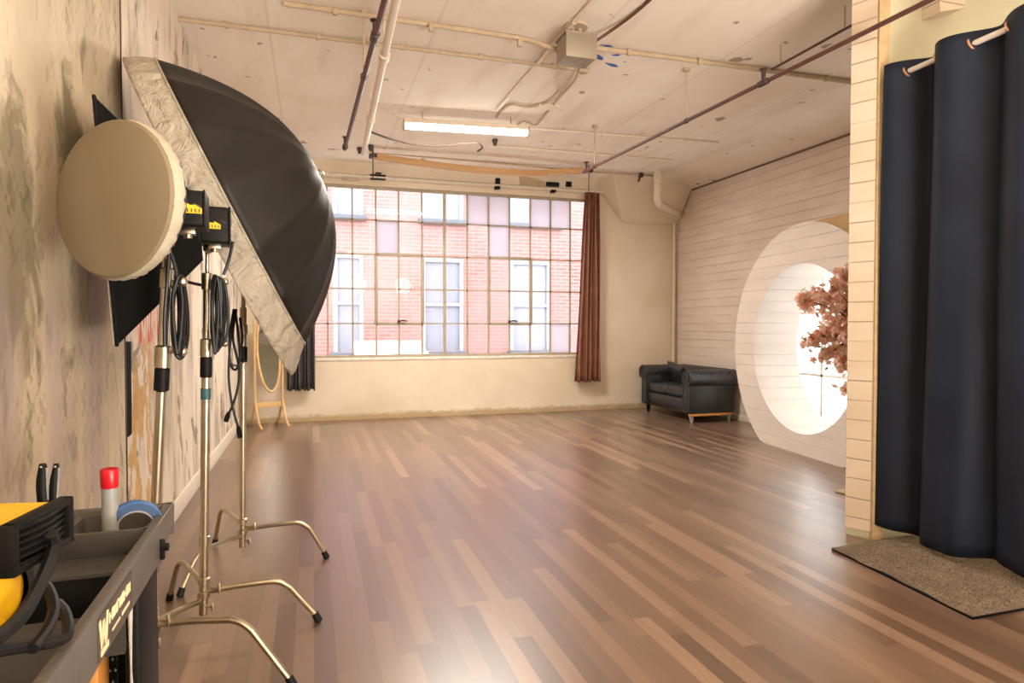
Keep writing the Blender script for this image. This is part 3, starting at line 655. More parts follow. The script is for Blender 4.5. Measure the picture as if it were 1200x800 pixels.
for s_, (ex, ey) in zip(tips, ends):
    for i, p in enumerate(s_):
        t = i/(len(s_)-1)
        if t < .12: continue
        nb = 6 if t < .8 else 7
        if ey > 440: nb = 4
        for _ in range(nb):
            sp_ = .10 if t < .8 else .045
            c = p+V((random.gauss(0, sp_*.6), random.gauss(0, sp_*.6), random.gauss(0, sp_*.7)))
            flower(c, random.uniform(.028, .042), pet)
        if random.random() < .55:
            for _ in range(3):
                c = p+V((random.gauss(0, .05), random.gauss(0, .05), random.gauss(0, .05))); d = V((random.uniform(-1, 1), random.uniform(-1, 1), random.uniform(-1, 1))).normalized(); sd = d.orthogonal().normalized()
                lf.add([c, c+d*.03+sd*.012, c+d*.06, c+d*.03-sd*.012], [(0, 1, 2), (0, 2, 3)])
o = pet.build('blossoms', 'petal', fb_, angle=180); o['kind'] = 'stuff'
o = lf.build('leaves', 'leaf', fb_); o['kind'] = 'stuff'
MB().tube(spline([root, P(1030, 385, Y=4.5), P(1050, 380, Y=4.35)], 6)+[V((4.62, 3.42, 1.45)), V((4.62, 3.375, 1.45))], .012, 8).build('branch_stem', 'twig', fb_)
# small dark floor item by the pillar
o = tag(MB().box(P(990, 576, Z=.008), (.12, .10, .014), .3, bev=.003).build('floor_plate', 'pine' if False else 'conduit'), 'small flat pale plate on floor near partition base', 'floor plate')

# ------------------------------------------------------------------ sofa
sf = thing('loveseat', 'black leather rolled arm loveseat in the far right corner', 'sofa', (5.25, 8.33, 0))
X0, X1, Y0, Y1 = 4.90, 5.66, 7.74, 9.12; zf = .12
MB().span((X0+.04, Y0+.14, zf), (X1, Y1-.14, .33), bev=.02).build('seat_base', 'leatherdark', sf)
def arm(yc, sgn):
    a = MB()
    a.span((X0+.03, yc-.075, zf), (X1-.02, yc+.075, .60), bev=.02)
    a.build('arm', 'leatherdark', sf)
    r = .115; yo = yc+sgn*.035
    pr = [(0, 0), (r*.9, 0), (r, .012)]+[(r, .012+(X1-X0-.024)*i/6) for i in range(1, 7)]+[(r*.9, X1-X0), (0, X1-X0)]
    ro = MB().lathe(pr, (X0, yo, .615), (1, 0, 0), 28).build('arm_roll', 'leather', sf)
    # scroll face: arched welt down the front
    w = []
    for i in range(21):
        an = pi*1.25 - i*(pi*1.5)/20 if sgn > 0 else -pi*.25 + i*(pi*1.5)/20
        w.append(V((X0-.004, yo+(r*.93)*cos(an), .615+(r*.93)*sin(an))))
    f = MB().tube(w, .009, 8)
    f.tube([(X0-.0, yc-.065, zf+.03), (X0-.0, yc-.06, .55)], .008, 8).tube([(X0, yc+.065, zf+.03), (X0, yc+.06, .55)], .008, 8)
    f.span((X0-.0, yc-.062, zf+.01), (X0+.05, yc+.062, .56), bev=.012)
    f.tube([V((X0-.006, yo+.055*cos(t), .615+.055*sin(t))) for t in [j*2*pi/16 for j in range(16)]], .008, 8, closed=True)
    f.build('arm_scroll', 'leather', sf)
    bt_ = MB()
    for i in range(4):
        x = X0+.17+i*.15
        bt_.lathe([(0, .012), (.010, .010), (.014, 0)], (x, yo+sgn*r*.80, .615+r*.55), (0, sgn*.8, .55), 10)
        bt_.lathe([(0, .012), (.010, .010), (.014, 0)], (x, yo-sgn*r*.98, .615-r*.1), (0, -sgn, 0), 10)
    bt_.build('buttons', 'black', ro)
arm(Y0+.11, -1); arm(Y1-.11, 1)
bk = MB()
def bfn(u, v):
    y = Y0+.17+(Y1-Y0-.34)*u; z = .36+.36*v
    tuft = .022*(abs(sin(u*pi*6+(pi/2 if int(v*3) % 2 else 0))))*sin(v*pi*3)**2
    return V((X1-.17+.09*v*v-tuft, y, z))
bk.grid(bfn, 60, 24); 
MB().span((X1-.16, Y0+.12, zf), (X1, Y1-.12, .62), bev=.02).build('back_frame', 'leatherdark', sf)
MB().lathe([(0, 0), (.085, 0), (.09, .02), (.09, Y1-Y0-.22), (.085, Y1-Y0-.2), (0, Y1-Y0-.2)], (X1-.07, Y0+.1, .645), (0, 1, 0), 24).build('back_roll', 'leather', sf)
bk.build('tufted_back', 'leather', sf, solid=.02, angle=80)
yy0, yy1 = Y0+.19, Y1-.19; ym = (yy0+yy1)/2
for a, b in ((yy0, ym-.003), (ym+.003, yy1)):
    MB().box(((X0+.03+X1-.17)/2, (a+b)/2, .40), (X1-.17-X0-.03, b-a, .14), bev=.045, seg=4).build('seat_cushion', 'leather', sf, angle=60)
MB().span((X0+.02, yy0-.02, .19), (X0+.06, yy1+.02, .325), bev=.015).build('front_rail', 'leather', sf)
for x in (X0+.09, X1-.07):
    for y in (Y0+.09, Y1-.09):
        fm = 'grayfoot' if y < 8.2 else 'black'
        MB().lathe([(.014, 0), (.02, .01), (.03, .07), (.034, .12)], (x, y, 0), (0, 0, 1), 14).build('foot', fm, sf)
o = MB().span((X0+.02, Y0+.02, .095), (X1-.06, Y0+.06, .125), bev=.004).build('base_strip', 'pine', sf); tag(o, 'light wood strip')
# cushion
pm = MB(); cp = V((5.33, 8.72, .60))
Rc = Matrix.Rotation(radians(62), 3, 'Y') @ Matrix.Rotation(radians(12), 3, 'Z')
def pil(sgn):
    def fn(u, v):
        a = 2*u-1; b = 2*v-1; h = (1-a**4)**.6*(1-b**4)**.6*.075*sgn
        pin = 1-.08*(1-abs(a*b)); h += .012*noise.noise(V((a*3, b*3, 5)))*(1-a*a)*(1-b*b)
        return cp+Rc@V((a*.19*(1-.06*(1-b*b)), b*.20*(1-.06*(1-a*a)), h))
    return fn
pm.grid(pil(1), 20, 20); pm.grid(pil(-1), 20, 20)
pl = pm.build('throw_pillow', 'leather', None, angle=80); tag(pl, 'black scatter cushion leaning on the loveseat back', 'cushion')

# ------------------------------------------------------------------ cheval mirror
pl_ = P(299, 476, Y=9.02); pr_ = P(331, 476, Y=9.16); ctr = (pl_+pr_)/2; ax = V((pr_.x-pl_.x, pr_.y-pl_.y, 0)); wd = ax.length; ax.normalize(); nx = V((ax.y, -ax.x, 0))
mr = thing('cheval_mirror', 'oval standing mirror in a light wood frame in the far left corner', 'mirror', (ctr.x, ctr.y, 0))
c0 = V((ctr.x, ctr.y, 0))
for s_ in (-1, 1):
    b = c0+ax*s_*wd/2
    MB().lathe([(.012, .28), (.016, .3), (.018, .5), (.013, .9), (.018, 1.1), (.014, 1.35), (.02, 1.38), (.006, 1.42)], b, (0, 0, 1), 12).build('post', 'mirrorwood', mr)
    for f_ in (-1, 1):
        MB().tube(spline([b+V((0, 0, .36)), b+nx*f_*.05+V((0, 0, .24)), b+nx*f_*.13+V((0, 0, .09)), b+nx*f_*.24+V((0, 0, .018))], 6), [.02]*12+[.016]*7 if False else .018, 8).build('foot', 'mirrorwood', mr)
MB().box(c0+V((0, 0, .30)), (wd, .025, .07), atan2(ax.y, ax.x), bev=.006).build('crossbar', 'mirrorwood', mr)
ov = [c0+ax*((wd/2-.035)*cos(t))+V((0, 0, .98+.50*sin(t)))-nx*(.09*sin(t)) for t in [2*pi*j/48 for j in range(48)]]
fo = MB().tube(ov, .016, 8, closed=True).build('oval_frame', 'mirrorwood', mr)
MB().prism([c0+ax*((wd/2-.04)*cos(t))+V((0, 0, .98+.495*sin(t))) -nx*(.09*sin(t)) for t in [2*pi*j/48 for j in range(48)]], nx*.004).build('mirror_glass', 'mirror', fo)

# ------------------------------------------------------------------ light stands
def cstand(label, base, top, secs, rot, hubz, legr=.0125, L1=.34, L2=.47, extra=None):
    """chrome turtle base stand: base and top points of the column, sections as fractions"""
    base = V(base); top = V(top); d = top-base; dirn = d.normalized()
    t = thing('light_stand', label, 'light stand', base)
    zt = lambda z: base+d*((z-base.z)/(top.z-base.z))
    mb = MB().cyl(zt(hubz-.10), zt(hubz+.08), .019).lathe([(.019, 0), (.026, .005), (.026, .03), (.019, .035)], zt(hubz-.03), dirn, 16).lathe([(.019, 0), (.026, .005), (.026, .03), (.019, .035)], zt(hubz+.03), dirn, 16)
    mb.cyl(zt(hubz+.02), zt(hubz+.02)+V((.06, -.03, .0)), .006, n=8).box(zt(hubz+.02)+V((.065, -.03, 0)), (.012, .014, .045), bev=.004)
    mb.cyl(zt(hubz-.06), zt(hubz-.06)+V((.035, -.03, .0)), .006, n=8).box(zt(hubz-.06)+V((.04, -.034, 0)), (.010, .014, .035), bev=.004)
    mb.build('leg_hub', 'steel', t)
    for k, a in enumerate(rot if isinstance(rot, tuple) else (rot, rot+120, rot+240)):
        a = radians(a); dd = V((cos(a), sin(a), 0)); z0 = hubz+(.0, .035, -.035)[k]; o = V((zt(z0).x, zt(z0).y, 0))
        pts = [o+V((0, 0, z0))+dd*.015, o+V((0, 0, z0+.012))+dd*.15, o+V((0, 0, z0+.018))+dd*(L1-.05), o+V((0, 0, z0+.008))+dd*(L1-.01), o+V((0, 0, z0-.02))+dd*(L1+.03), o+V((0, 0, .02))+dd*L2]
        lg = MB().tube([pts[0], pts[1]]+spline(pts[2:5], 5)+[pts[5]], legr, 10).build('leg', 'steel', t)
        MB().cyl(pts[5]+V((0, 0, .02))-dd*.012, pts[5]+V((0, 0, -.018))+dd*.006, .016, .018, 12).build('rubber_foot', 'rubber', lg)
    for (z0, z1, r, mt, nm) in secs: MB().lathe([(r*.8, 0), (r, .003), (r, (zt(z1)-zt(z0)).length-.003), (r*.8, (zt(z1)-zt(z0)).length)], zt(z0), dirn, 18).build(nm, mt, t)
    if extra: extra(t, zt)
    return t
def knob(t, q, d, s=1):
    d = V(d).normalized()
    MB().cyl(q, q+d*.045*s, .007*s, n=8).lathe([(.0, .0), (.016*s, .002), (.018*s, .012*s), (.012*s, .02*s), (0, .022*s)], q+d*.045*s, d, 12).build('clamp_knob', 'steel', t)
zz = lambda px, py, Y: P(px, py, Y=Y).z
# stand A (nearest, leaning)
bA = V((-.600, 2.70, 0)); tA = P(197, 290, Y=2.62)
ZA = lambda y: P(188, y, Y=2.64).z
sA = cstand('nearest chrome light stand, leaning, its base behind the cart', bA, tA,
    [(.20, ZA(458), .0175, 'steel', 'lower_tube'), (ZA(458), ZA(431), .026, 'black', 'rubber_sleeve'), (ZA(431), ZA(405), .028, 'steel', 'riser_collar'), (ZA(405), ZA(318), .0195, 'chrome', 'middle_tube'), (ZA(338), ZA(315), .024, 'steel', 'riser_collar'), (ZA(315), ZA(303), .019, 'chrome', 'upper_tube'), (ZA(303), tA.z, .010, 'chrome', 'spigot')],
    (-18, 100, 250), .235, L1=.35, L2=.53)
knob(sA, P(192, 330, Y=2.62)+V((.015, 0, 0)), (1, -.3, 0)); knob(sA, P(190, 412, Y=2.63)+V((.02, 0, 0)), (1, -.3, 0))
# stand B
bB = V((-.465, 3.09, 0)); tB = P(243, 290, Y=3.05)
ZB = lambda y: P(241, y, Y=3.07).z
sB = cstand('middle chrome light stand with teal tape on its pole', bB, tB,
    [(.22, ZB(440), .0185, 'steel', 'lower_tube'), (ZB(640), ZB(628), .023, 'steel', 'tube_band'), (ZB(468), ZB(454), .0205, 'teal', 'tape_band'), (ZB(442), ZB(418), .0245, 'black', 'rubber_sleeve'), (ZB(418), ZB(397), .025, 'steel', 'riser_collar'), (ZB(397), ZB(338), .015, 'chrome', 'middle_tube'), (ZB(340), ZB(320), .022, 'steel', 'riser_collar'), (ZB(320), tB.z, .008, 'chrome', 'spigot')],
    -3, .185, L1=.33, L2=.475)
knob(sB, P(243, 330, Y=3.05)+V((.02, 0, 0)), (1, -.3, 0)); knob(sB, P(243, 402, Y=3.06)+V((.02, 0, 0)), (1, -.3, 0))
MB().lathe([(.0, -.022), (.016, -.018), (.022, 0), (.016, .018), (0, .022)], P(245, 291, Y=3.03), (1, -.5, 0), 16).build('stand_adapter', 'chrome', sB)
# stand C
bC = V((-.385, 3.92, 0)); tC = V((-.36, 3.90, 1.86))
ZC_ = lambda y: P(286, y, Y=3.91).z
sC = cstand('farthest chrome light stand with dangling cord, under the big umbrella', bC, tC,
    [(.2, ZC_(425), .018, 'steel', 'lower_tube'), (ZC_(424), ZC_(406), .023, 'black', 'rubber_sleeve'), (ZC_(406), ZC_(360), .018, 'steel', 'middle_tube'), (ZC_(392), ZC_(380), .024, 'steel', 'riser_collar'), (ZC_(360), 1.86, .012, 'chrome', 'upper_tube')],
    -4, .20, L1=.33, L2=.45)
knob(sC, P(283, 428, Y=3.90), (-1, -.2, 0), .9)
# ---- strobe heads
def strobe(name, label, c, size, rz, parent=None, bx=0):
    t = thing(name, label, 'studio light', c) if parent is None else parent
    R = Matrix.Rotation(rz, 3, 'Z')
    MB().box(c, size, rz, bev=.012, seg=3).build('body', 'black', t)
    fy = -size[1]/2-.001
    q = lambda x, y, z: V(c)+R@V((x, y, z))
    MB().prism([q(bx-size[0]*.32, fy, -.018), q(bx+size[0]*.20, fy, -.018), q(bx+size[0]*.20, fy, .0), q(bx+size[0]*.02, fy, .012), q(bx-size[0]*.10, fy, .010), q(bx-size[0]*.32, fy, .026)], R@V((0, -.0015, 0))).build('yellow_badge', 'yellowlab', t)
    ink = MB()
    for i in range(5): ink.span((-.0, 0, 0), (0.001, .001, .001)) if False else ink.box(q(bx-size[0]*.27+i*size[0]*.1, fy-.002, -.008), (.004, .0015, .012), rz)
    ink.box(q(size[0]*.30, fy-.001, .012), (size[0]*.2, .0015, .003), R@Matrix.Rotation(radians(25), 3, 'Y')); ink.build('badge_print', 'cartlabel', t)
    e = MB()
    for s_ in (-1, 1): e.box(q(s_*size[0]*.49, 0, 0), (.008, size[1]*1.04, size[2]*1.03), rz, bev=.003)
    e.build('end_plates', 'black', t)
    MB().cyl(q(0, 0, -size[2]/2), q(0, 0, -size[2]/2-.03), .014).box(q(0, 0, -size[2]/2-.008), (.05, .05, .02), rz, bev=.004).build('tilt_bracket', 'steel', t)
    return t
hB = P(251, 266, Y=3.0)
tHB = strobe('strobe_head', 'black strobe head with yellow badge on the middle stand, facing softbox side', hB, (.118, .16, .15), radians(8))
hA = P(220, 248, Y=2.53)
# ---- disc light on stand A: beauty dish with cloth sock
Dc = P(131, 233, Y=2.31); nd = V((-.595, -.804, .02)).normalized(); RD = .247
bdh = thing('beauty_dish_light', 'round beauty dish light with tan cloth sock, nearest the camera', 'studio light', tA)
sk = MB().lathe([(0, .014), (RD*.5, .013), (RD*.85, .009), (RD*.97, .003), (RD, -.006)], Dc, nd, 64).build('diffusion_sock', 'sock', bdh)
vs = []; fs = []; nn = 96; uu = nd.orthogonal().normalized(); ww = nd.cross(uu)
pr = [(RD, -.006), (RD+.004, -.02), (RD+.003, -.038), (RD-.006, -.052), (RD-.014, -.056)]
for i, (r, h) in enumerate(pr):
    for j in range(nn):
        a = 2*pi*j/nn; rr = r+.003*sin(j*2.6+i)*(i > 0)+.002*noise.noise(V((j*.7, i, 0))); vs.append(Dc+nd*(h+.003*sin(j*1.9)*(i > 2))+(uu*cos(a)+ww*sin(a))*rr)
for i in range(len(pr)-1):
    for j in range(nn): fs.append((i*nn+j, i*nn+(j+1) % nn, (i+1)*nn+(j+1) % nn, (i+1)*nn+j))
MB().add(vs, fs).build('elastic_edge', 'sockedge', sk, angle=70)
MB().lathe([(RD-.004, -.02), (RD-.006, -.05), (RD*.86, -.085), (RD*.55, -.12), (RD*.32, -.15), (.07, -.17), (.068, -.20), (0, -.20)], Dc, nd, 48).build('dish', 'black', bdh)
hdir = (hA-(Dc-nd*.2)); 
MB().cyl(Dc-nd*.19, Dc-nd*.25, .06, n=28).build('speed_ring', 'black', bdh)
strobe('', '', hA, (.120, .17, .125), radians(4), bdh, .028)
MB().tube([Dc-nd*.25, hA.lerp(Dc-nd*.25, .4), hA], [.05, .055, .05], 14).build('lamp_tube', 'black', bdh)
MB().tube(spline([tA+V((0, 0, -.01)), tA+V((.005, 0, .05)), hA+V((-.0, 0, -.07))], 5), .011, 10).box(tA+V((.0, 0, .03)), (.04, .04, .05), bev=.006).build('stand_adapter', 'steel', bdh)
# ---- softbox on stand B
sbx = thing('softbox', 'black rectangular softbox seen from behind, on the middle stand', 'softbox', hB+V((-.07, 0, 0)))
c1 = P(110, 112, Y=2.70); c2 = P(137, 405, Y=2.70); 
c3 = V((-.80, 3.22, c2.z+.06)); c4 = V((-.84, 3.24, c1.z-.02))
ringc = P(228, 272, Y=2.98); rr = .055
rng_ = [P(232, 232, Y=2.92), P(238, 305, Y=2.92), P(222, 318, Y=3.08), P(220, 240, Y=3.08)]
cor = [c1, c2, c3, c4]
vs = []; fs = []
n1 = 12
def edgept(a, b, t): return a.lerp(b, t)
loops = []
K = 9
for i in range(K+1):
    t = i/K; lp = []
    bul = sin(t*pi)*.03
    for k in range(4):
        for j in range(n1):
            s_ = j/n1; p = cor[k].lerp(cor[(k+1) % 4], s_); q = rng_[k].lerp(rng_[(k+1) % 4], s_)
            x = p.lerp(q, t)
            if k == 0: x = x+V((.0, -.0, 0))+V((.03, -.03, 0))*sin(s_*pi)*sin(t*pi)
            lp.append(x)
    loops.append(lp)
L_ = 4*n1
for lp in loops: vs += lp
for i in range(K):
    for j in range(L_): fs.append((i*L_+j, i*L_+(j+1) % L_, (i+1)*L_+(j+1) % L_, (i+1)*L_+j))
fs.append(tuple(K*L_+j for j in range(L_)))
MB().add(vs, fs).build('shell', 'softblack', sbx, angle=50)
fo_ = V((-.02, -.01, 0))
MB().add([c+fo_*0 for c in cor]+[c+V((-.012, -.0, 0)) for c in cor], [(0, 1, 2, 3), (7, 6, 5, 4)]+[(i, (i+1) % 4, 4+(i+1) % 4, 4+i) for i in range(4)]).build('front_diffuser', 'sheer', sbx)
MB().tube([c.copy() for c in cor], .007, 6, closed=True).build('rim_piping', 'black', sbx)
MB().tube([rng_[0].lerp(rng_[1], .5), hB+V((-.05, 0, 0))], [.06, .055], 20).build('speed_ring', 'black', sbx)
# ---- umbrella on stand C
UY = 3.70
ra, rb = P(188, 77, Y=UY), P(357, 402, Y=UY); fa_, fb2 = P(155, 74, Y=UY), P(339, 441, Y=UY)
cr_ = (ra+rb)/2; cf_ = (fa_+fb2)/2; dv = (ra-rb).normalized(); R1 = (ra-rb).length/2; R2_ = (fa_-fb2).length/2; RYd = .60
axu = V((-dv.z, 0, dv.x)).normalized()
if axu.dot(cf_-cr_) > 0: axu = -axu        # towards the dome
um = thing('parabolic_umbrella', 'huge black parabolic umbrella with white cloth skirt on the farthest stand', 'umbrella', tC)
NR = 16
def up(th, s_, depth, gore=0):
    return cr_+dv*(R1*s_*cos(th))+V((0, 1, 0))*(RYd*s_*sin(th))+axu*depth
DP = .47
def dome(th, s_):
    # gores: between ribs the cloth pulls inward
    k = th/(2*pi)*NR; f = k-math.floor(k); sag = .085*(4*f*(1-f))*s_**1.5*(1 if True else 0)
    dep = DP*(1-s_**2.3)
    return up(th, s_*(1-.035*(4*f*(1-f))), dep-sag*.35*(1-s_))
nth = NR*10; nr_ = 22
vs = [dome(2*pi*i/nth, (j/nr_)**.8) for j in range(1, nr_+1) for i in range(nth)]; vs.append(up(0, 0, DP)); fs = []
for j in range(nr_-1):
    for i in range(nth): fs.append((j*nth+i, j*nth+(i+1) % nth, (j+1)*nth+(i+1) % nth, (j+1)*nth+i))
for i in range(nth): fs.append((len(vs)-1, (i+1) % nth, i))
MB().add(vs, fs).build('canopy', 'nylon', um, solid=.004, angle=60)
vs = []; fs = []; nv_ = 200; kk = 10
for j in range(kk+1):
    t = j/kk
    for i in range(nv_):
        th = 2*pi*i/nv_; base_ = cr_.lerp(cf_, t); R_ = (R1+(R2_-R1)*t)*(1-.03*(4*(th/(2*pi)*NR % 1)*(1-th/(2*pi)*NR % 1) if False else 0))
        wr = .006*sin(th*46+3*sin(th*7))*sin(pi*t)+.012*noise.noise(V((th*5, t*2, 0)))*t
        ry = RYd*(1+.02*t)+wr
        vs.append(base_+dv*((R_+wr)*cos(th))+V((0, ry*sin(th), 0)))
for j in range(kk):
    for i in range(nv_): fs.append((j*nv_+i, j*nv_+(i+1) % nv_, (j+1)*nv_+(i+1) % nv_, (j+1)*nv_+i))
skt = MB().add(vs, fs).build('skirt', 'sheer', um, solid=.003, angle=80)
MB().tube([up(2*pi*i/80, 1.003, 0) for i in range(80)], .006, 6, closed=True).build('rim_binding', 'sheer', skt)
vs = [cf_+dv*(R2_*s_*cos(2*pi*i/64))+V((0, RYd*s_*sin(2*pi*i/64), 0))-axu*.015*(1-s_) for s_ in (1, .6, .25) for i in range(64)]; fs = []
for j in range(2):
    for i in range(64): fs.append((j*64+i, j*64+(i+1) % 64, (j+1)*64+(i+1) % 64, (j+1)*64+i))
fs.append(tuple(128+i for i in range(64)))
MB().add(vs, fs).build('front_diffuser', 'sheer', um, solid=.003)
for k in range(NR):
    th = 2*pi*k/NR; MB().tube([dome(th, s_/10)+(-axu)*.01 for s_ in range(0, 11)], .004, 6).build('rib', 'steel', um)
MB().tube([up(0, 0, DP+.02), cr_, cf_.lerp(cr_, .2)], .006, 8).lathe([(0, 0), (.02, .0), (.03, .01), (.02, .03), (0, .035)], up(0, 0, DP-.005), axu, 16).build('shaft', 'steel', um)
MB().tube([tC, V((tC.x-.03, 3.84, tC.z+.06)), cr_+V((0, .02, 0))], .012, 8).box(cr_+V((.04, .05, 0)), (.2, .12, .13), bev=.012).build('light_head', 'black', um)

# ---- cables on stands
def coil(label, pts_list, r, plug=None):
    t = thing('coiled_cable', label, 'cable', pts_list[0][0])
    for pts in pts_list: MB().tube(spline(pts, 8), r, 8).build('cable_loop', 'cable', t)
    if plug:
        for q, d in plug: MB().tube([q, q+V(d)*.5, q+V(d)], [.009, .014, .012], 10).build('plug', 'black', t)
    return t
def lp(cx, top, bot, w, Y, jit):
    out = []
    for a in range(13):
        t = 2*pi*a/12; out.append(P(cx+w*sin(t)+jit*sin(t*2), (top+bot)/2-(bot-top)/2*cos(t), Y=Y+.012*sin(t+jit)))
    return out
coil('black cable looped at right side of the nearest leaning stand', [lp(209, 326, 418, 7.5, 2.60, .5), lp(208, 330, 414, 5, 2.59, 1.2), lp(211, 322, 420, 9, 2.61, -1), lp(206, 335, 410, 4, 2.615, .2), [P(200, 296, Y=2.6), P(205, 312, Y=2.6), P(208, 326, Y=2.6)], [P(198, 297, Y=2.59), P(196, 330, Y=2.585), P(193, 370, Y=2.59), P(193, 405, Y=2.6)]], .0065)
coil('thick bundle of black cable hung at right of middle stand', [lp(252+k*1.7, 322+k, 414-k*2.3, 3.5+(k % 3)*1.6, 2.99+.006*k, (-1)**k*.8) for k in range(6)]+[[P(273, 283, Y=2.99), P(268, 305, Y=2.98), P(262, 322, Y=2.98)], [P(203, 322, Y=2.9), P(220, 330, Y=2.93), P(236, 334, Y=3.0)]], .0065)
coil('long black cord with plug ends dangling from the farthest stand', [[P(274, 362, Y=3.82), P(269, 395, Y=3.8), P(270, 425, Y=3.8), P(276, 433, Y=3.8), P(281, 420, Y=3.8), P(279, 390, Y=3.8), P(276, 366, Y=3.82)], [P(275, 362, Y=3.83), P(270, 400, Y=3.8), P(268, 440, Y=3.8), P(271, 468, Y=3.8), P(276, 490, Y=3.8), P(279, 500, Y=3.8)], [P(277, 362, Y=3.82), P(273, 395, Y=3.81), P(280, 430, Y=3.81), P(279, 452, Y=3.8), P(273, 474, Y=3.8), P(268, 484, Y=3.8)], [P(281, 372, Y=3.84), P(284, 395, Y=3.84), P(282, 420, Y=3.83)]], .0065,
     [(P(279, 499, Y=3.8), (.01, 0, -.065)), (P(268, 483, Y=3.8), (-.015, 0, -.05))])
# dark folded strip hanging on the wall
o = thing('hanging_strip', 'narrow black strip hanging on left wall below the softbox', 'strip', (-.90, 3.70, 1.02))
a = P(143, 400, X=-.905); b = P(150, 400, X=-.905); c = P(151, 508, X=-.905); d = P(146, 512, X=-.905)
MB().prism([a, b, c, d], (.014, 0, 0)).build('strip_body', 'softblack', o); MB().tube([c, d], .012, 8).build('strip_end', 'twig', o)

# ------------------------------------------------------------------ tool cart
cart = thing('utility_cart', 'grey plastic utility cart in the near left corner', 'cart', (-.353, 1.905, 0)); cart.rotation_euler = (0, 0, 0)
RC = Matrix.Rotation(radians(1.13), 3, 'Z'); CO = V((-.353, 1.905, 0))
def cw(x, y, z): return CO+RC@V((x, y, 0))+V((0, 0, z))
def cbox(mb, a, b, bev=.0):
    c = [(a[i]+b[i])/2 for i in range(3)]; return mb.box(cw(*c), [abs(b[i]-a[i]) for i in range(3)], radians(1.13), bev=bev)
YN = -1.25; XWd = -.52; T = .88
mb = MB(); cbox(mb, (-.022, YN, .785), (0, -.20, T), .005); mb.build('side_rail', 'carttop', cart)
mb = MB(); cbox(mb, (XWd, YN, .785), (XWd+.022, -.20, T), .005); mb.build('side_rail', 'carttop', cart)
# tapered far end cheeks + end wall
for x0, x1 in ((-.022, 0), (XWd, XWd+.022)):
    MB().prism([cw(x0, -.21, .765), cw(x0, -.02, .835), cw(x0, 0, .86), cw(x0, 0, T), cw(x0, -.21, T)], RC@V((x1-x0, 0, 0))).build('end_cheek', 'carttop', cart, bevel=.003)
mb = MB(); cbox(mb, (XWd, -.022, .80), (0, 0, T), .005); mb.build('end_rail', 'carttop', cart)
mb = MB(); cbox(mb, (XWd, YN, .785), (0, YN+.022, T), .005); mb.build('end_rail', 'carttop', cart)
# tray floor with a step
mb = MB(); cbox(mb, (XWd+.02, YN+.02, .755), (-.02, -.43, .768)); cbox(mb, (XWd+.02, -.31, .69), (-.02, -.20, .815), .004); cbox(mb, (XWd+.02, -.445, .69), (-.02, -.43, .768)); cbox(mb, (XWd+.02, YN+.02, .768), (-.35, -.56, .80), .004); tf = mb.build('tray_floor', 'cart', cart)
mb = MB(); cbox(mb, (XWd+.021, -.432, .692), (-.021, -.30, .70)); cbox(mb, (XWd+.021, -.314, .69), (-.021, -.309, .805)); mb.build('tray_well', 'rubber', tf)
# organiser: block with holes, built as a lattice of walls around round and square pockets
mb = MB(); z0, z1 = .81, .868; ox0, ox1, oy0, oy1 = XWd+.022, -.022, -.205, -.022
cbox(mb, (ox0, oy0, z0), (ox1, oy0+.012, z1), .002)
cbox(mb, (ox0, oy0, z0-.002), (ox1, oy1, z0+.008))
org = mb.build('organiser', 'cart', cart)
def plate(cells):
    m2 = MB()
    for (x0, x1, y0, y1, kind) in cells:
        n = 24; cx, cy = (x0+x1)/2, (y0+y1)/2; hw, hh = (x1-x0)/2, (y1-y0)/2
        outer = []; inner = []
        for i in range(n):
            a = 2*pi*(i+.5)/n; c_, s_ = cos(a), sin(a); k = 1/max(abs(c_)/1, abs(s_)/1)
            outer.append((cx+hw*c_*k, cy+hh*s_*k))
            if kind == 'o': inner.append((cx+(hw-.010)*c_, cy+(hh-.010)*s_))
            else:
                e = .25; sx = math.copysign(abs(c_)**e, c_); sy = math.copysign(abs(s_)**e, s_); inner.append((cx+(hw-.009)*sx, cy+(hh-.009)*sy))
        vs = [cw(p[0], p[1], z1) for p in outer]+[cw(p[0], p[1], z1) for p in inner]+[cw(p[0], p[1], z0+.008) for p in inner]
        fs = [(i, (i+1) % n, n+(i+1) % n, n+i) for i in range(n)]+[(n+i, n+(i+1) % n, 2*n+(i+1) % n, 2*n+i) for i in range(n)]
        m2.add(vs, fs)
    return m2
ym_ = (oy0+.012+oy1)/2
cells = []
xs_ = [ox0, -.43, -.355, -.28, -.205, -.13, ox1]
for i in range(6):
    if i < 4:
        cells.append((xs_[i], xs_[i+1], oy0+.012, ym_, 'o' if i % 2 else 's')); cells.append((xs_[i], xs_[i+1], ym_, oy1, 's' if i % 2 else 'o'))
cells.append((xs_[4], ox1, oy0+.012, oy1, 's'))
plate(cells).build('organiser_top', 'carttop', org)
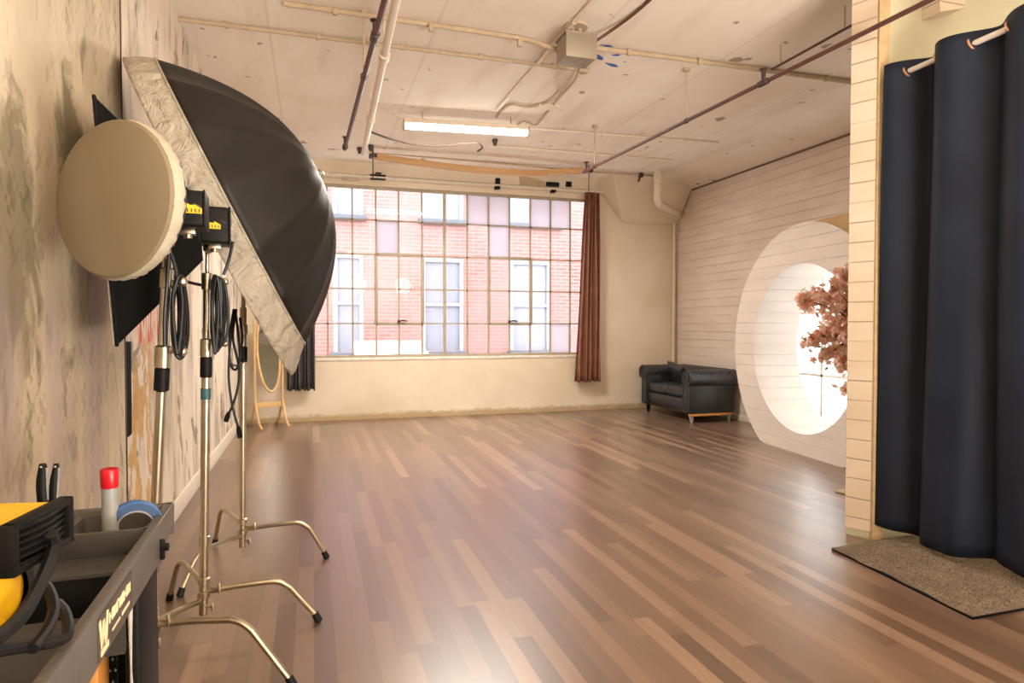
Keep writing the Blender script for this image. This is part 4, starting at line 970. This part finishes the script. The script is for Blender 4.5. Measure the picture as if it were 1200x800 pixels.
# legs and shelves
for x0, x1 in ((-.03, -.002), (XWd+.002, XWd+.03)):
    for y0, y1 in ((-.40, -.215), (YN+.02, YN+.20)):
        mb = MB(); cbox(mb, (x0, y0, .10), (x1, y1, .79), .006); cbox(mb, (x0-(.05 if x0 > -.1 else -.05), y0+.15 if y0 > -.5 else y0, .10), (x1-(.01 if x0 > -.1 else -.01), (y0+.185) if y0 > -.5 else y0+.03, .79), .004); mb.build('leg', 'black', cart)
mb = MB(); cbox(mb, (XWd, YN, .14), (0, -.03, .20), .01); mb.build('lower_shelf', 'cart', cart)
for x in (-.06, XWd+.06):
    for y in (-.12, YN+.12):
        mb = MB().lathe([(0, -.016), (.04, -.016), (.05, -.008), (.05, .008), (.04, .016), (0, .016)], cw(x, y, .05), RC@V((1, 0, 0)), 20); w_ = mb.build('caster_wheel', 'rubber', cart)
        MB().cyl(cw(x, y, .06), cw(x, y, .14), .012).box(cw(x+.022, y, .08), (.004, .04, .07)).box(cw(x-.022, y, .08), (.004, .04, .07)).box(cw(x, y, .112), (.05, .04, .006)).build('caster_fork', 'steel', cart)
kq = cw(.004, -.19, .815); MB().box(kq, (.012, .012, .05), bev=.004).cyl(kq+V((-.02, 0, .005)), kq+V((.014, 0, .005)), .009).build('latch', 'black', cart)
# label on the rail
lq = lambda y, z, x=.0015: cw(x, y, z)
ya, yb_ = -.475, -.70
lb = MB().prism([lq(yb_, .795, .0), lq(ya, .795, .0), lq(ya, .868, .0), lq(yb_, .868, .0)], RC@V((.0018, 0, 0))).build('label_plate', 'cartlabel', cart)
pr_k = MB()
def stroke(pts, w):
    for a, b in zip(pts[:-1], pts[1:]):
        (y0, z0_), (y1, z1_) = a, b; d = V((0, y1-y0, z1_-z0_)).normalized(); nrm_ = V((0, -d.z, d.y))*w/2
        q = [V((0, y0, z0_))+nrm_, V((0, y0, z0_))-nrm_, V((0, y1, z1_))-nrm_, V((0, y1, z1_))+nrm_]
        pr_k.prism([cw(.0018, v.y, v.z) for v in q], RC@V((.0012, 0, 0)))
stroke([(-.695, .862), (-.683, .812), (-.672, .855), (-.660, .812), (-.648, .862)], .009)
stroke([(-.69, .805), (-.645, .805)], .010)
x = -.636
for k in range(9):
    stroke([(x, .834), (x, .852)], .005); stroke([(x, .852 if k % 2 else .843), (x+.010, .852 if k % 2 else .843)], .004)
    if k % 3: stroke([(x+.010, .834), (x+.010, .852)], .004)
    x += .0165
stroke([(-.62, .815), (-.57, .815)], .004); stroke([(-.555, .815), (-.50, .815)], .006)
pr_k.build('lettering', 'ink', lb)
# things on the cart
cx_ = lambda px, py, z: P(px, py, Z=z)
def handle_tool(label, px, tilt, w):
    a = P(px, 590, Y=1.74); b = P(px+tilt, 543, Y=1.74); t = thing('hand_tool', label, 'tool', a+V((0, 0, -.04)))
    sp_ = spline([a+V((0, 0, -.045)), a, a.lerp(b, .5)+V((-.002, 0, 0)), a.lerp(b, .85), b], 4); n = len(sp_)
    MB().tube(sp_, [w*(.75+.25*sin(i/(n-1)*pi*1.3)) for i in range(n-1)]+[w*.5], 12).build('grip', 'black', t)
    MB().tube([a.lerp(b, .1)+V((w*.8, -.004, 0)), a.lerp(b, .9)+V((w*.75, -.004, 0))], w*.25, 6).build('grip_inlay', 'grey', t)
    q = b+V((0, -w*.9, -.006)); MB().lathe([(0, .002), (.0025, 0)], q, (0, -1, 0), 8).build('rivet', 'chrome', t)
handle_tool('black tool handle standing in cart organiser, left of a pair', 51, -1, .0125)
handle_tool('black tool handle with rivets standing in organiser, right of a pair', 63, 3, .0095)
rc = P(130, 606, Z=.90); rc = V((rc.x, CO.y-.145, 0)); rc.x = P(129, 600, Y=rc.y).x
t = thing('capped_tube', 'grey tube with a red cap standing in the cart organiser', 'tube', V((rc.x, rc.y, .822)))
zt0 = P(129, 571, Y=rc.y).z; zt1 = P(129, 549, Y=rc.y).z; rr_ = .0185
MB().lathe([(0, 0), (rr_*.95, .001), (rr_*.95, zt0-.822), (rr_*.8, zt0-.82)], (rc.x, rc.y, .822), (0, 0, 1), 24).build('tube_body', 'grey', t)
MB().lathe([(rr_*.98, 0), (rr_*1.02, .002), (rr_*1.1, (zt1-zt0)*.9), (rr_*1.02, zt1-zt0), (rr_*.8, zt1-zt0+.001), (0, zt1-zt0-.004)], (rc.x, rc.y, zt0), (0, 0, 1), 24).build('cap', 'red', t)
# blue tape roll, standing in the last pocket
tc = P(158, 622, Y=1.78); Rr = .062
t = thing('tape_roll', 'roll of blue masking tape standing upright in cart organiser', 'tape roll', tc)
axd = V((.28, -.96, 0)).normalized()
tz = P(158, 587, Y=1.78).z-Rr; tc.z = tz
tr = MB().lathe([(Rr*.68, -.017), (Rr-.002, -.017), (Rr, -.015), (Rr, .015), (Rr-.002, .017), (Rr*.68, .017)], tc, axd, 56).build('tape_winding', 'blue', t)
MB().lathe([(Rr*.62, -.0175), (Rr*.68, -.0175), (Rr*.68, .0175), (Rr*.62, .0175), (Rr*.62, -.0175)], tc, axd, 40).build('card_core', 'grey', t)
MB().lathe([(Rr*.69, .0172), (Rr*.97, .0172), (Rr*.97, .0178), (Rr*.69, .0178)], tc, axd, 56).build('tape_face', 'bluedark', t)
# yellow blower
ZT = 1.07
g1 = P(4, 618, Z=ZT); g2 = P(71, 585, Z=ZT); g0 = P(57, 582, Z=ZT)
dirg = V((g2.x-g1.x, g2.y-g1.y, 0)); Lg = dirg.length; dirg.normalize(); outw = V((dirg.y, -dirg.x, 0))
bl = thing('air_blower', 'yellow air blower with black slatted outlet lying on the cart', 'blower', V((g1.x-.1, g1.y, .80)))
hN = .066; 
inn = -outw*.22
MB().prism([g1+V((0, 0, -.001)), g1+V((0, 0, -hN)), g1+inn+V((0, 0, -hN)), g1+inn], dirg*(Lg-.004)).build('outlet_housing', 'yellow', bl, bevel=.006)
fr_ = MB()
for z_ in (0, -hN+.004): fr_.box((g1+g2)/2+V((0, 0, z_-.002))+outw*.006, (Lg+.012, .022, .012), atan2(dirg.y, dirg.x), bev=.003)
for q in (g1, g2): fr_.box(q+V((0, 0, -hN/2))+outw*.006, (.014, .022, hN+.008), atan2(dirg.y, dirg.x), bev=.003)
gr = fr_.build('outlet_frame', 'black', bl)
for k in range(6):
    zs_ = -.008-(hN-.016)*k/5
    MB().tube([g1.lerp(g2, s_)+outw*(.006+.012*sin(s_*pi))+V((0, 0, zs_)) for s_ in [i/10 for i in range(11)]], .0028, 6).build('slat', 'black', gr)
MB().box((g1+g2)/2+V((0, 0, -hN/2))+outw*.002, (Lg, .004, hN), atan2(dirg.y, dirg.x)).build('outlet_screen', 'rubber', gr)
vc = P(-36, 698, Y=1.13); vax = V((.62, -.6, .25)).normalized()
MB().lathe([(0, .03), (.03, .029), (.056, .019), (.070, 0), (.071, -.04), (.06, -.08), (0, -.08)], vc, vax, 40).build('fan_housing', 'yellow', bl)
MB().lathe([(.071, .012), (.082, .010), (.087, -.01), (.086, -.04), (.073, -.045)], vc, vax, 40).build('housing_band', 'rubber', bl)
MB().box(vc+V((-.03, .10, .0)), (.12, .1, .10), .4, bev=.02).build('motor_block', 'black', bl)
# black cable coiled on the tray
coilp = [P(60, 625, Y=1.12), P(62, 640, Y=1.13), P(52, 672, Y=1.08), P(30, 715, Y=1.0), P(0, 745, Y=.95), P(-25, 755, Y=.92)]
cable('heavy black hose of the blower drooping towards the tray, upper of three', coilp, .0095, 'rubber', 'power_cord', 'cord')
cable('black power cord loop lying on cart tray, middle of three', [P(40, 684, Y=1.12), P(55, 688, Y=1.13), P(63, 712, Y=1.1), P(56, 735, Y=1.06), P(38, 760, Y=1.01)], .008, 'rubber', 'power_cord', 'cord')
cable('black power cord bent over the tray floor, outermost of three', [P(66, 706, Y=1.13), P(76, 718, Y=1.12), P(80, 738, Y=1.09), P(72, 750, Y=1.07), P(40, 756, Y=1.03), P(0, 762, Y=.98), P(-30, 770, Y=.95)], .008, 'rubber', 'power_cord', 'cord')
# lower level items seen under the rail
q = P(115, 785, X=-.425); q.z = .2
o = tag(MB().box(q+V((0, 0, .27)), (.02, .10, .54), radians(4), bev=.003).build('wood_offcut', 'pine'), 'orange wood board standing on lower cart shelf', 'board')
bq = P(139, 760, X=-.485); bq.z = .2
o = thing('mesh_bin', 'black perforated bin standing on lower cart shelf behind wood board', 'bin', bq)
MB().lathe([(.0, 0), (.045, 0), (.055, .50), (.058, .505), (.052, .50), (.042, .01)], bq, (0, 0, 1), 28).build('bin_body', 'black', o)
dots = MB()
for i in range(28):
    for j in range(16):
        a = 2*pi*(i+(j % 2)*.5)/28; r_ = .0462+.01*(j+1)/17; c_ = bq+V((cos(a)*r_, sin(a)*r_, .02+j*.029)); d_ = V((cos(a), sin(a), 0)); t_ = V((-sin(a), cos(a), 0)); 
        dots.add([c_+d_*.001+t_*.003, c_+d_*.001+V((0, 0, .005)), c_+d_*.001-t_*.003, c_+d_*.001-V((0, 0, .005))], [(0, 1, 2, 3)])
dots.build('perforations', 'grey', o)['kind'] = 'stuff'
o = thing('hanging_strap', 'thin pale strap hanging under the cart rail', 'strap', cw(-.012, -.42, .785))
MB().tube([cw(-.012, -.43, .785), cw(-.012, -.432, .72), cw(-.012, -.43, .65), cw(-.012, -.428, .62)], [.005, .0035, .002, .003], 8).build('strap_body', 'grayfoot', o)

# ------------------------------------------------------------------ groups of repeats
GR = {'light_stand': 'chrome light stands along the left wall', 'conduit': 'painted conduits on the ceiling', 'sprinkler_pipe': 'dark red sprinkler pipes', 'window_curtain': 'curtains at the big window',
      'coiled_cable': 'black cables hung on the light stands', 'power_cord': 'black cords on the cart', 'hand_tool': 'black tool handles in the cart organiser', 'wall_bracket': 'small brackets above the window',
      'ceiling_hook': 'small hooks under the ceiling', 'cable': 'cables strung under the ceiling'}
for o in list(C.objects):
    k = o.name.split('.')[0]
    if o.parent is None and k in GR: o['group'] = GR[k]
# ------------------------------------------------------------------ light
wd_ = bpy.data.worlds.new('sky'); sc.world = wd_; wd_.use_nodes = True; nt = wd_.node_tree
bg = nt.nodes['Background']; bg.inputs[0].default_value = (.93, .96, 1, 1); bg.inputs[1].default_value = 6.5
def area(name, loc, rot, sx, sy, e, col=(1, 1, 1), portal=False):
    l = bpy.data.lights.new(name, 'AREA'); l.shape = 'RECTANGLE'; l.size = sx; l.size_y = sy; l.energy = e; l.color = col
    if portal: l.cycles.is_portal = True
    o = bpy.data.objects.new(name, l); C.objects.link(o); o.location = loc; o.rotation_euler = rot; return o
area('window_portal', ((W0+W1)/2, YB+.3, (SZ0+SZ1)/2), (radians(-90), 0, 0), W1-W0, SZ1-SZ0, 1, portal=True)
area('side_window_portal', (XR+.25, (GH[0]+GH[1])/2, (GH[2]+GH[3])/2), (0, radians(90), 0), GH[3]-GH[2], GH[1]-GH[0], 1, portal=True)
# unseen fill lamps added behind the camera, and one over the changing corner
def point_fill(name, loc, e, rad, col):
    l = bpy.data.lights.new(name, 'POINT'); l.energy = e; l.shadow_soft_size = rad; l.color = col
    o = bpy.data.objects.new(name, l); C.objects.link(o); o.location = loc; return o
point_fill('near_fill', (1.4, -2.0, 2.6), 55, .25, (1, .92, .82))
point_fill('near_fill', (2.8, -2.0, 2.6), 55, .25, (1, .92, .82))
area('upward_fill', (2.3, -1.3, .6), (radians(168), 0, 0), 2.2, 2.2, 520, (1, .93, .85))  # added fill facing up to brighten the ceiling
area('mid_ceiling_lamp', (1.64, 6.93, 3.40), (0, 0, radians(7)), 1.4, .1, 150, (1, .93, .82))
area('corner_fill', (4.9, 1.2, 3.4), (0, 0, 0), .6, .6, 8, (1, .95, .78))  # unseen weak fill for the changing corner

sc.view_settings.view_transform = 'Standard'; sc.view_settings.look = 'None'; sc.view_settings.exposure = .10; sc.view_settings.gamma = 1; sc.view_settings.use_curve_mapping = False
